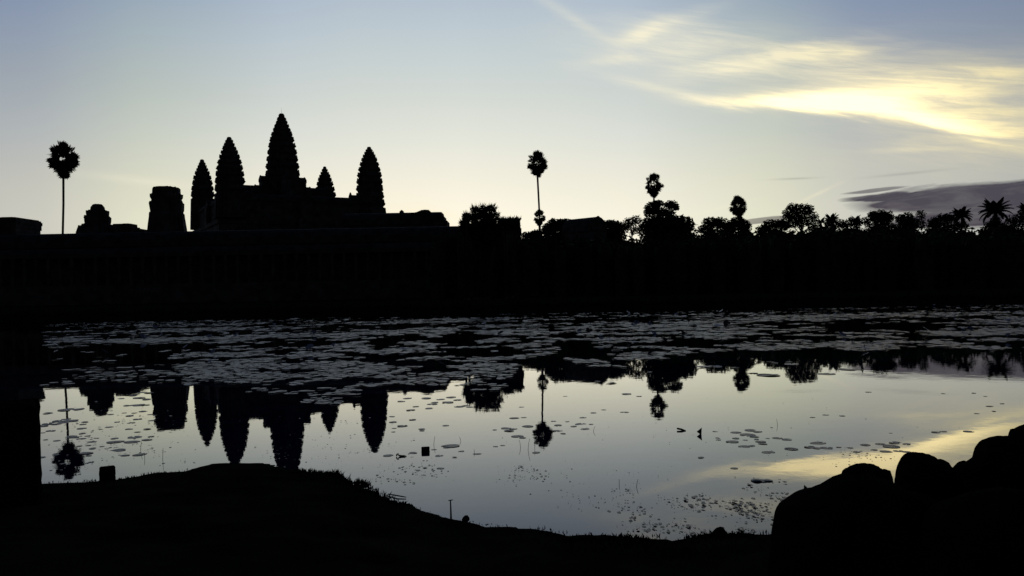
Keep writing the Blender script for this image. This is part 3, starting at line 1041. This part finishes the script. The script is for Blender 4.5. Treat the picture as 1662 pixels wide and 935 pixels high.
# a solid shrubby core so the thicket has no windows
for l in lobes:
    n = 8
    rg = []
    for zk, rk in ((0, .9), (.5, 1.0), (.82, .9), (.97, .55)):
        rg.append([(l[0] + math.cos(2 * math.pi * i / n) * l[3] * rk * r0.uniform(.8, 1.1), l[1] + math.sin(2 * math.pi * i / n) * 1.6 * rk, .8 + (l[5] * 1.8) * zk * r0.uniform(.92, 1.0)) for i in range(n)])
    mb.rings(rg)
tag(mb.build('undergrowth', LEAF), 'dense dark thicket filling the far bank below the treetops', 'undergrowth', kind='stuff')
# scrub along the far water's edge
mb = MB()
for _ in range(9000):
    x = r0.uniform(-75, 75); y = FAR + r0.uniform(-1.2, 4)
    z = max(ground_z(x, y), 0) if y > FAR + 1 else 0
    h = r0.uniform(.15, .7) * (1 + .6 * noise.noise(Vector((x * .3, 0, 0))))
    w = r0.uniform(.05, .16)
    mb.add([(x - w, y, z - .1), (x + w, y, z - .1), (x + r0.uniform(-.3, .3), y + r0.uniform(-.2, .2), z + h)], [(0, 1, 2)])
tag(mb.build('reeds', GRASS), 'dark reeds along the far edge of the pond', 'reeds', kind='stuff')

# ------------------------------------------------------------------ lily bed
r0 = random.Random(99)
EX = [-400, 0, 75, 150, 235, 260, 420, 560, 640, 745, 850, 885, 1000, 1100, 1200, 1300, 1450, 1600, 1800, 2100]
EY = [640, 640, 640, 630, 640, 688, 672, 662, 645, 640, 622, 616, 610, 600, 592, 586, 574, 565, 552, 540]
mb = MB()
cnt = 0
tries = 0
while cnt < 25000 and tries < 460000:
    tries += 1
    y = math.sqrt(r0.uniform(16 ** 2, 88 ** 2))
    x = r0.uniform(-1, 1) * (.68 * y + 5)
    px, py = topx((x, y, 0))
    edge = float(np.interp(px, EX, EY))
    dens = 1.0 if py < edge else math.exp(-(py - edge) / 5)
    if px < 110: dens *= max(0, min(1, (px - 70) / 40)) if -60 < px else .5
    if 60 < px < 300 and 556 < py < 655: dens *= .22
    nz = noise.fractal(Vector((x * .07, y * .13, 2)), 1, 2, 5)
    nz2 = noise.fractal(Vector((x * .55, y * .5, 5)), 1, 2, 3)
    cover = max(0, min(1, (-.02 if y > 40 else -.10) + nz * 1.9 + nz2 * 2.1))
    if y > 46: cover *= max(.06, 1 - (y - 44) / 36)
    if r0.random() > dens * cover: continue
    cnt += 1
    rr = r0.uniform(.05, .16) * min(1.7, .55 + y / 45)
    tilt = R(r0.gauss(0, 3.0)); ta = r0.uniform(0, 6.28)
    z0 = r0.uniform(.006, .03)
    if y > 30 and r0.random() < .008:
        z0 = r0.uniform(.08, .25); tilt = R(r0.uniform(10, 40))
        mb.add([(x - .012, y, -.05), (x + .012, y, -.05), (x + .012, y, z0), (x - .012, y, z0)], [(0, 1, 2, 3)])
        rr *= .85
    ca, sa = math.cos(ta), math.sin(ta)
    tn = math.tan(tilt)
    a0 = r0.uniform(0, 6.28)
    vs = []
    for i in range(9):
        a = a0 + .18 + (2 * math.pi - .36) * i / 8
        k = rr * r0.uniform(.9, 1.06)
        X, Y = math.cos(a) * k, math.sin(a) * k
        vs.append((x + X, y + Y, max(.004, z0 + (X * ca + Y * sa) * tn)))
    vs.append((x + math.cos(a0) * rr * .15, y + math.sin(a0) * rr * .15, z0))
    mb.add(vs, [tuple(range(10))])
tag(mb.build('lily_bed', BEDPAD), 'wide mat of overlapping water lily pads covering the far half of the pond', 'lily pads', kind='stuff')

# ------------------------------------------------------------------ single lily pads on the open water
def pad_mesh(seed, notch=.2, curl=.0):
    r1 = random.Random(seed)
    me = bpy.data.meshes.new('lily_pad')
    n = 22
    vs, fs = [(0, 0, .004)], []
    for ring_, rr in ((1, .55), (2, .92), (3, 1.0)):
        for i in range(n):
            a = notch + (2 * math.pi - 2 * notch) * i / (n - 1)
            k = rr * (1 + .03 * math.sin(3 * a + seed) + r1.uniform(-.015, .015))
            z = .006 + (curl * (1 + .8 * math.sin(2 * a + seed)) if ring_ == 3 else 0) + .004 * math.sin(5 * a + seed)
            vs.append((math.cos(a) * k, math.sin(a) * k, z))
    for i in range(n - 1):
        fs.append((0, 1 + i, 2 + i))
        for r_ in range(2):
            b0 = 1 + r_ * n
            fs.append((b0 + i, b0 + n + i, b0 + n + i + 1, b0 + i + 1))
    me.from_pydata(vs, [], fs)
    me.materials.append(PAD)
    me.polygons.foreach_set('use_smooth', [True] * len(fs))
    return me


PADS = [pad_mesh(s, .12 + .05 * (s % 3), c) for s, c in ((1, .0), (2, .01), (3, .02), (4, .035), (5, .006))]
rp = random.Random(5)


def lily_pad(px, py, w, label, group):
    g0 = G(px, py)
    o = bpy.data.objects.new('lily_pad', rp.choice(PADS))
    s = w / 2 * g0.y / F
    o.location = (g0.x, g0.y, rp.uniform(.001, .005))
    o.scale = (s * rp.uniform(.95, 1.05), s * rp.uniform(.75, 1.15), s * rp.uniform(.6, 1.2))
    o.rotation_euler = (R(rp.gauss(0, 1.0)), R(rp.gauss(0, 1.0)), rp.uniform(0, 6.28))
    col.objects.link(o)
    return tag(o, label, 'lily pad', group)


zA = [(450, 408, 150), (430, 482, 120), (730, 613, 110), (835, 614, 110), (740, 668, 100), (790, 699, 60), (885, 693, 95), (585, 655, 45), (645, 642, 35), (565, 635, 30), (725, 592, 45),
      (860, 383, 110), (820, 448, 60), (830, 493, 50), (880, 335, 80), (815, 533, 50), (870, 551, 40), (930, 533, 50), (500, 640, 40), (575, 742, 45), (545, 685, 90), (850, 585, 90),
      (930, 600, 60), (955, 580, 40), (900, 300, 60), (960, 478, 50), (840, 320, 50), (930, 345, 60), (800, 385, 40), (905, 420, 60), (850, 430, 40), (760, 340, 50), (700, 440, 40),
      (740, 488, 40), (690, 520, 50), (785, 430, 35), (925, 380, 45), (870, 470, 50), (950, 440, 40), (610, 590, 30), (520, 560, 40), (480, 585, 40), (560, 700, 40)]
zC = [(260, 258, 90), (380, 10, 80), (305, 58, 35), (310, 28, 45), (540, 33, 55), (545, 48, 50), (745, 5, 60), (785, 177, 160), (760, 190, 80), (690, 260, 90), (645, 207, 50), (875, 222, 55),
      (820, 273, 45), (1010, 243, 80), (1165, 182, 40), (1225, 172, 40), (470, 235, 70), (700, 366, 60)]
zM = [(1065, 130, 30), (1130, 132, 25), (1085, 150, 40), (1080, 177, 50), (1160, 155, 30), (1195, 145, 60), (1245, 145, 25), (1215, 168, 45), (1110, 190, 30), (1205, 113, 40), (1255, 90, 30),
      (1305, 75, 28), (1405, 87, 40), (875, 115, 50), (920, 112, 30), (910, 62, 30), (940, 155, 60), (835, 165, 50), (870, 168, 40), (850, 177, 50), (890, 203, 60), (915, 210, 35), (980, 281, 45),
      (780, 172, 22), (1475, 10, 30), (1120, 10, 20)]
zN = [(375, 77, 40), (400, 60, 30), (480, 48, 50), (470, 68, 50), (490, 40, 40), (555, 40, 60), (570, 15, 50), (610, 60, 50), (640, 55, 40), (385, 123, 40), (285, 108, 30), (290, 135, 40),
      (335, 153, 45), (290, 182, 20), (430, 168, 30), (545, 152, 35), (520, 25, 40), (450, 20, 50), (600, 28, 45), (660, 62, 40), (360, 20, 50), (330, 35, 40)]
zD = [(140, 180, 40), (155, 228, 35), (160, 241, 40), (285, 188, 80), (390, 172, 80), (445, 182, 70), (370, 205, 110), (420, 220, 70), (285, 230, 60), (355, 243, 40), (435, 238, 45), (515, 230, 35),
      (585, 228, 70), (655, 240, 75), (260, 255, 90), (465, 255, 80), (480, 270, 70), (345, 290, 80), (400, 285, 50), (520, 331, 95), (685, 308, 100)]
zE = [(880, 264, 120), (820, 294, 80), (870, 302, 60), (940, 300, 80), (1030, 294, 40), (1110, 299, 45), (1160, 328, 55), (1222, 278, 70), (1330, 271, 75), (1440, 263, 90), (1410, 289, 120),
      (1520, 271, 70), (1285, 314, 60), (1375, 325, 90), (1460, 322, 60), (1520, 328, 60)]
zF = [(840, 78, 40), (935, 61, 45), (1055, 68, 45), (275, 447, 55), (35, 370, 45), (545, 152, 22), (1405, 192, 28), (1225, 90, 14)]
zG = [(430, 378, 110), (705, 372, 100), (955, 362, 50), (820, 350, 120), (540, 325, 90), (905, 458, 28), (1260, 465, 20), (1405, 463, 25), (1460, 478, 22)]
zH = [(1480, 525, 35), (1540, 513, 20), (1500, 549, 20), (1420, 560, 25), (1380, 645, 50), (1225, 648, 40), (1260, 645, 30)]
sets = [
    (zA, 0, 560, .2567, 'dark lily pad floating between the left palm reflection and the broken tower reflection', 'lily pads on the open water at left'),
    (zC, 580, 690, .1926, 'thin dark lily pad scattered around the square stone block in the water', 'lily pads around the square stone in the water'),
    (zM, 540, 640, .337, 'small dark lily pad near the reflection of the tallest middle palm', 'lily pads around the middle palm reflection'),
    (zN, 540, 640, .337, 'lily pad drifting between the right temple tower reflection and the fan palm reflection', 'lily pads beside the fan palm reflection'),
    (zD, 1130, 660, .2247, 'dark lily pad in the loose cluster floating left of the golden cloud reflection', 'lily pads in the right hand cluster'),
    (zE, 1130, 660, .2247, 'dark lily pad in the cluster lying on the golden cloud reflection above the boulders', 'lily pads on the golden reflection'),
    (zF, 1130, 660, .2247, 'tiny lone lily pad on the open water away from both right clusters', 'lone lily pads at right'),
    (zG, 1100, 480, .342, 'flat lily pad at the edge of the treeline reflection on the right', 'lily pads at the treeline reflection'),
    (zH, 1100, 480, .342, 'small lily pad floating on the water above the right hand boulders', 'lily pads at the right edge'),
]
for lst, ox, oy, sc, label, group in sets:
    for (x, y, w) in lst:
        lily_pad(ox + x * sc, oy + y * sc, w * sc, label, group)
for _ in range(46):
    x = rp.uniform(68, 150); y = rp.triangular(664, 762, 690)
    if x > 100 and rp.random() < .5: continue
    lily_pad(x, y, rp.uniform(5, 18), 'small crowded lily pad beside the dark upright block at the left edge', 'crowded lily pads at the left edge')

# lone twisted clump on the golden reflection
root = empty('leaf_clump', G(1238, 781), 'two curled dead leaves floating together on the golden reflection', 'leaf')
mb = MB()
c = G(1228, 781); q = c.y / F
for dx_, w, h in ((0, 9, .022), (18, 8, .014), (8, 11, .004)):
    n = 12
    mb.rings([[(c.x + dx_ * q + math.cos(2 * math.pi * i / n) * w * q * k, c.y + math.sin(2 * math.pi * i / n) * w * q * k * 1.3, z) for i in range(n)] for k, z in ((1, .0), (1.0, h * .4), (.6, h), (.15, h * 1.1))])
part(mb, 'leaf', PAD, root, True)

# floating specks of weed
mb = MB()
r0 = random.Random(8)
def specks(n, xs, ys, smin, smax, thr=-.2):
    k = 0
    while k < n:
        px, py = r0.triangular(*xs), r0.triangular(*ys)
        g0 = G(px, py)
        if g0.y < float(np.interp(g0.x, SX, SY)) - .1: k += 1; continue
        if noise.noise(Vector((g0.x * 2.1, g0.y * 1.4, 3))) < thr + .2 and r0.random() < .9: k += .12; continue
        s = (smin + (smax - smin) * r0.random() ** 2.2) * g0.y / F
        a = r0.uniform(0, 6.28)
        hgt_ = r0.choice((.004, .004, .01, .02)) 
        vs = [(g0.x + math.cos(a + 2 * math.pi * i / 6) * s * r0.uniform(.5, 1.2), g0.y + math.sin(a + 2 * math.pi * i / 6) * s * 1.6 * r0.uniform(.5, 1.2), hgt_ * r0.uniform(.6, 1)) for i in range(6)]
        mb.add(vs, [tuple(range(6))])
        k += 1
specks(560, (980, 1280, 1180), (795, 872, 850), .6, 4.5)
specks(150, (1180, 1330, 1230), (770, 850, 815), .8, 4.2)
specks(110, (585, 740, 650), (740, 790, 768), .8, 3.0)
specks(90, (800, 900, 845), (752, 790, 768), .7, 2.4)
specks(120, (840, 1120, 1000), (745, 850, 790), .6, 2.2)
specks(260, (70, 330, 180), (645, 775, 720), .7, 2.8)
specks(60, (1330, 1470, 1420), (725, 760, 745), .7, 2.2)
specks(160, (350, 700, 560), (660, 770, 735), .5, 2.2)
specks(90, (700, 1600, 1200), (640, 800, 700), .4, 1.4, -1)
tag(mb.build('floating_weed', PAD), 'scattered dark specks of weed floating near the bank', 'weed', kind='stuff')

# ------------------------------------------------------------------ things in and beside the water
def soft_box(name, c, sz, rz, m, label, cat, seed, bev=.12, jit=.02):
    r1 = random.Random(seed)
    mb = MB()
    rg = []
    pl = [(-1, -1), (1, -1), (1, 1), (-1, 1)]
    def rect(k):
        out = []
        b2 = bev
        for sx_, sy_ in pl:
            pts = [(sx_ * (1 - b2 * (sx_ == sy_)), sy_ * (1 - b2 * (sx_ != sy_))), (sx_ * (1 - b2 * (sx_ != sy_)), sy_ * (1 - b2 * (sx_ == sy_)))]
            out += pts
        return [(x * k, y * k) for x, y in out]
    ca, sa = math.cos(rz), math.sin(rz)
    for zk, k in ((0, .98), (.12, 1.01), (.22, .985), (.3, 1.0), (.4, .99), (.5, 1.0), (.6, .985), (.72, 1.0), (.84, .985), (1 - bev * .9, .995), (1 - bev * .3, 1 - bev * .35), (1, 1 - bev * 1.3)):
        rg.append([(c[0] + (x * sz[0] / 2) * ca - (y * sz[1] / 2) * sa + r1.uniform(-jit, jit) * sz[0], c[1] + (x * sz[0] / 2) * sa + (y * sz[1] / 2) * ca + r1.uniform(-jit, jit) * sz[0],
                    c[2] + zk * sz[2]) for x, y in rect(k)])
    mb.rings(rg)
    o = mb.build(name, m, loc=c)
    return tag(o, label, cat)


dB = 9.6
tp, rt, bt = P(60, 660, dB), P(66.5, 720, dB), P(70, 800, dB)
lx = P(-60, 720, dB).x
TH = math.atan2(-rt.x, dB)
BW = (rt.x - lx) * math.cos(TH)
soft_box('stone_block', (rt.x - math.cos(TH) * BW / 2 - math.sin(TH) * .5, dB - math.sin(TH) * BW / 2 + math.cos(TH) * .5, -.1), (BW, 1.0, tp.z + .1), TH, ROCK, 'tall dark upright stone block at the left edge beside the water', 'stone block', 3, .09, .013)
g0 = G(171.5, 779)
soft_box('stone_post', (g0.x, g0.y + .05, -.1), (27 * g0.y / F * .9, .25, .1 + 19.5 * g0.y / F), math.atan2(-g0.x, g0.y), ROCK, 'small squared stone standing on the bank at the left', 'stone', 4, .15, .01)
g0 = G(690, 734)
soft_box('stone_block', (g0.x, g0.y + .06, -.1), (13.5 * g0.y / F, .12, .1 + 7 * g0.y / F), R(6), ROCK, 'little square stone block sticking out of the pond near the middle', 'stone block', 5, .12, .02)

root = empty('driftwood', G(652, 741), 'bent dark piece of driftwood floating left of the square stone in the water', 'driftwood')
mb = MB()
c = G(652, 741); q = c.y / F
pp = lambda x, y: P(x, y, c.y)
mb.tube([pp(646, 738.6), pp(649, 739.6), pp(652, 741), pp(656, 741.8), pp(660, 741.2)], [.008, .014, .024, .030, .012], 7)
part(mb, 'branch', WOOD, root, True)
mb = MB()
mb.tube([pp(643.5, 740.5), pp(644, 738), pp(646, 736.6), pp(647.5, 737)], [.010, .012, .010, .006], 6)
part(mb, 'side_branch', WOOD, root, True)

c = G(731.5, 840); D_ = c.y - .03
mb = MB()
mb.tube([P(732, 842, D_), P(731.6, 826, D_), P(731, 811.5, D_)], [.011, .0085, .007], 7)
root = empty('stake', P(732, 842, D_), 'short thin stake with a tiny crossbar standing at the water edge', 'stake')
part(mb, 'post', WOOD, root, True)
mb = MB(); mb.tube([P(727.5, 812.6, D_), P(731, 812, D_), P(735.5, 811.4, D_)], [.004, .006, .004], 6)
part(mb, 'crossbar', WOOD, root, True)
mb = MB(); mb.tube([G(630, 802, .012), G(645, 804.5, .02), G(659, 807, .012)], [.007, .009, .006], 6)
tag(mb.build('twig', WOOD, loc=tuple(G(645, 805)), smooth=True), 'straight twig floating against the bank left of the thin stake', 'twig')
c = G(1135, 705)
mb = MB()
f = [P(1131, 701, c.y), P(1139, 694.5, c.y), P(1138.5, 706.5, c.y)]
bk = [p + Vector((.01, .05, .0)) for p in f]
mb.add(f + bk, [(0, 1, 2), (5, 4, 3), (0, 3, 4, 1), (1, 4, 5, 2), (2, 5, 3, 0)])
tag(mb.build('folded_leaf', PAD, loc=tuple(c)), 'triangular folded lotus leaf poking out of the water at right of centre', 'leaf')
c = G(1106, 698)
mb = MB(); mb.tube([P(1099, 695.5, c.y), P(1106, 697, c.y - .05), P(1113, 699.5, c.y - .1)], [.016, .018, .012], 6)
tag(mb.build('twig', WOOD, loc=tuple(c), smooth=True), 'short dark stick floating left of the triangular folded leaf', 'twig')
c = G(1306, 794)
mb = MB()
f = [P(1305, 787.5, c.y), P(1310, 791.5, c.y), P(1304.5, 794.5, c.y)]
bk = [p + Vector((.01, .03, 0)) for p in f]
mb.add(f + bk, [(0, 1, 2), (5, 4, 3), (0, 3, 4, 1), (1, 4, 5, 2), (2, 5, 3, 0)])
tag(mb.build('folded_leaf', PAD, loc=tuple(c)), 'tiny pointed leaf standing in the water just left of the boulders', 'leaf')

ssp = [(845, 726, 12), (857, 730, 18), (868, 725, 14), (704, 722, 14), (748, 716, 7), (235, 745, 10), (228, 730, 16), (264, 745, 18), (770, 735, 6), (1262, 690, 10), (963, 700, 8), (1033, 790, 12), (1005, 786, 8)]
for (px, py, h) in ssp:
    g0 = G(px, py)
    mb = MB()
    l_ = random.Random(px).uniform(-3, 3)
    mb.tube([P(px, py + 1, g0.y), P(px + l_ * .4, py - h * .6, g0.y), P(px + l_, py - h, g0.y)], [.0035, .003, .0025], 5)
    o = mb.build('lotus_stalk', GRASS, loc=tuple(g0), smooth=True)
    side_ = 'left of the temple reflection' if px < 300 else ('near the pond middle' if px < 950 else 'in the right half')
    tag(o, 'hair thin bare lotus stalk standing in open water ' + side_, 'stalk', 'bare lotus stalks')


# ------------------------------------------------------------------ boulders
def boulder(poly, d, label, seed, depth=.55, name='boulder', floor=.0):
    r1 = random.Random(seed)
    mc = P(sum(x for x, y in poly) / len(poly), 800, d)
    nv = Vector((mc.x, mc.y, 0)).normalized()
    tv = Vector((nv.y, -nv.x, 0))
    m0 = Vector((mc.x, mc.y, 0))
    pts = []
    for x, y in poly:
        r_ = ray(x, y)
        k = m0.dot(nv) / (r_.x * nv.x + r_.y * nv.y)
        w_ = Vector((r_.x * k, r_.y * k, CAM_H + r_.z * k))
        pts.append(Vector(((w_ - m0).dot(tv), 0, w_.z)))
    cx = sum(p.x for p in pts) / len(pts); cz = sum(p.z for p in pts) / len(pts)
    pts = [Vector((p.x, 0, p.z if p.z > cz - .05 else min(p.z, floor))) for p in pts]
    # resample the outline by angle
    n, m = 110, 22
    out = []
    L = len(pts)
    seg = [(pts[(i + 1) % L] - pts[i]).length for i in range(L)]
    tot = sum(seg)
    for k in range(n):
        t_ = k / n * tot
        i = 0
        while t_ > seg[i]: t_ -= seg[i]; i += 1
        p0, p1, p2, p3 = pts[i - 1], pts[i], pts[(i + 1) % L], pts[(i + 2) % L]
        u = t_ / seg[i]
        q_ = .5 * ((2 * p1) + (p2 - p0) * u + (2 * p0 - 5 * p1 + 4 * p2 - p3) * u * u + (3 * p1 - p0 - 3 * p2 + p3) * u ** 3)
        out.append(q_.lerp(p1.lerp(p2, u), .4))
    wid = max(p.x for p in pts) - min(p.x for p in pts)
    dp = wid * depth
    mb = MB()
    rg = []
    for j in range(m + 1):
        ph = -math.pi / 2 + math.pi * j / m
        k = max(math.cos(ph), .02) ** .8
        rg.append([])
        for p in out:
            X = cx + (p.x - cx) * k; Z = cz + (p.z - cz) * k
            Y = dp * math.sin(ph) * (.55 if ph < 0 else 1)
            s_ = Vector((X * 2.2, Y * 2.2, Z * 2.2 + seed))
            nn = noise.fractal(s_, .8, 2.1, 6) * .045 * min(1, .45 + abs(math.sin(ph)) * 2)
            w_ = m0 + tv * (X + nn) + nv * (Y + nn * 2)
            rg[-1].append((w_.x, w_.y, Z + nn))
    mb.rings(rg)
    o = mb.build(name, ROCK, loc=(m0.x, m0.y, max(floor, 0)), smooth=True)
    return tag(o, label, 'boulder', 'boulders on the right bank')


boulder([(1242, 895), (1246, 862), (1252, 840), (1268, 818), (1290, 803), (1318, 793), (1345, 783), (1366, 777), (1400, 780), (1450, 792), (1500, 812), (1540, 850), (1560, 900), (1520, 960), (1290, 960)], 6.4,
        'biggest low boulder with a long rounded left flank at the water edge', 1, .4)
boulder([(1358, 800), (1364, 776), (1373, 762), (1385, 757), (1402, 757.5), (1420, 756), (1437, 762), (1450, 773), (1462, 800), (1440, 850), (1380, 850)], 7.1,
        'small flat topped boulder resting behind the biggest low boulder', 2, .45)
boulder([(1440, 810), (1452, 770), (1459, 748), (1467, 738.5), (1479, 735), (1500, 739), (1522, 749), (1545, 763), (1566, 790), (1560, 850), (1500, 870), (1450, 860)], 7.5,
        'pointed boulder with a steep left side in the middle of the row', 3, .4)
boulder([(1530, 800), (1544, 763), (1562, 754), (1576, 745), (1579, 731), (1589, 718), (1606, 709.5), (1633, 707), (1655, 714), (1675, 745), (1680, 800), (1640, 870), (1560, 860)], 8.0,
        'broad round shouldered boulder second from the right edge', 4, .4)
boulder([(1622, 745), (1635, 707), (1642, 698.5), (1653, 692), (1672, 686), (1705, 685), (1735, 702), (1750, 765), (1735, 850), (1650, 840)], 8.6,
        'highest boulder cut by the right edge of the picture', 5, .4)
boulder([(1470, 880), (1500, 835), (1560, 808), (1620, 796), (1700, 800), (1770, 860), (1780, 985), (1480, 985)], 5.8,
        'large front boulder filling the bottom right corner', 6, .35)
boulder([(1150, 876), (1155, 865), (1162, 858.5), (1172, 857.5), (1181, 863), (1187, 874), (1170, 884)], 8.3,
        'tiny round stone on the bank left of the boulders', 7, .5, name='stone', floor=-.05)
boulder([(905, 880), (912, 866), (920, 862), (928, 866), (933, 880)], 8.75, 'small lump of stone on the bank below the middle palm reflection', 8, .5, name='stone', floor=-.05)
boulder([(745, 860), (750, 842), (758, 839.5), (764, 845), (770, 860)], 9.1, 'small stone on the bank just right of the thin stake', 9, .5, name='stone', floor=-.05)

# ------------------------------------------------------------------ grass on the near bank
mb = MB()
r0 = random.Random(17)
def blades(n, xs, hmin, hmax, back=.35):
    for _ in range(n):
        px = r0.uniform(*xs)
        gx0 = G(px, float(np.interp(px, [p[0] for p in shore_px], [p[1] for p in shore_px])))
        x = gx0.x
        ys = float(np.interp(x, SX, SY))
        y = ys + .05 - abs(r0.gauss(0, back))
        if noise.noise(Vector((x * 2.2, y * 2.2, 9))) < -.05 and r0.random() < .8: continue
        z = max(ground_z(x, y), 0) - .02
        h = r0.uniform(hmin, hmax)
        w = r0.uniform(.004, .010)
        lx_, ly_ = r0.gauss(0, .4) * h, r0.gauss(0, .4) * h
        mb.add([(x - w, y, z), (x + w, y, z), (x + lx_ * .5 + w * .7, y + ly_ * .5, z + h * .6), (x + lx_, y + ly_, z + h), (x + lx_ * .5 - w * .7, y + ly_ * .5, z + h * .6)], [(0, 1, 2, 3, 4)])
blades(1500, (480, 660), .015, .06)
blades(900, (640, 880), .01, .035)
blades(2600, (870, 1250), .015, .06)
blades(900, (70, 330), .01, .05)
blades(400, (330, 480), .005, .015)
blades(500, (540, 640), .03, .10, .15)
tag(mb.build('grass', GRASS), 'short ragged grass along the near bank edge', 'grass', kind='stuff')
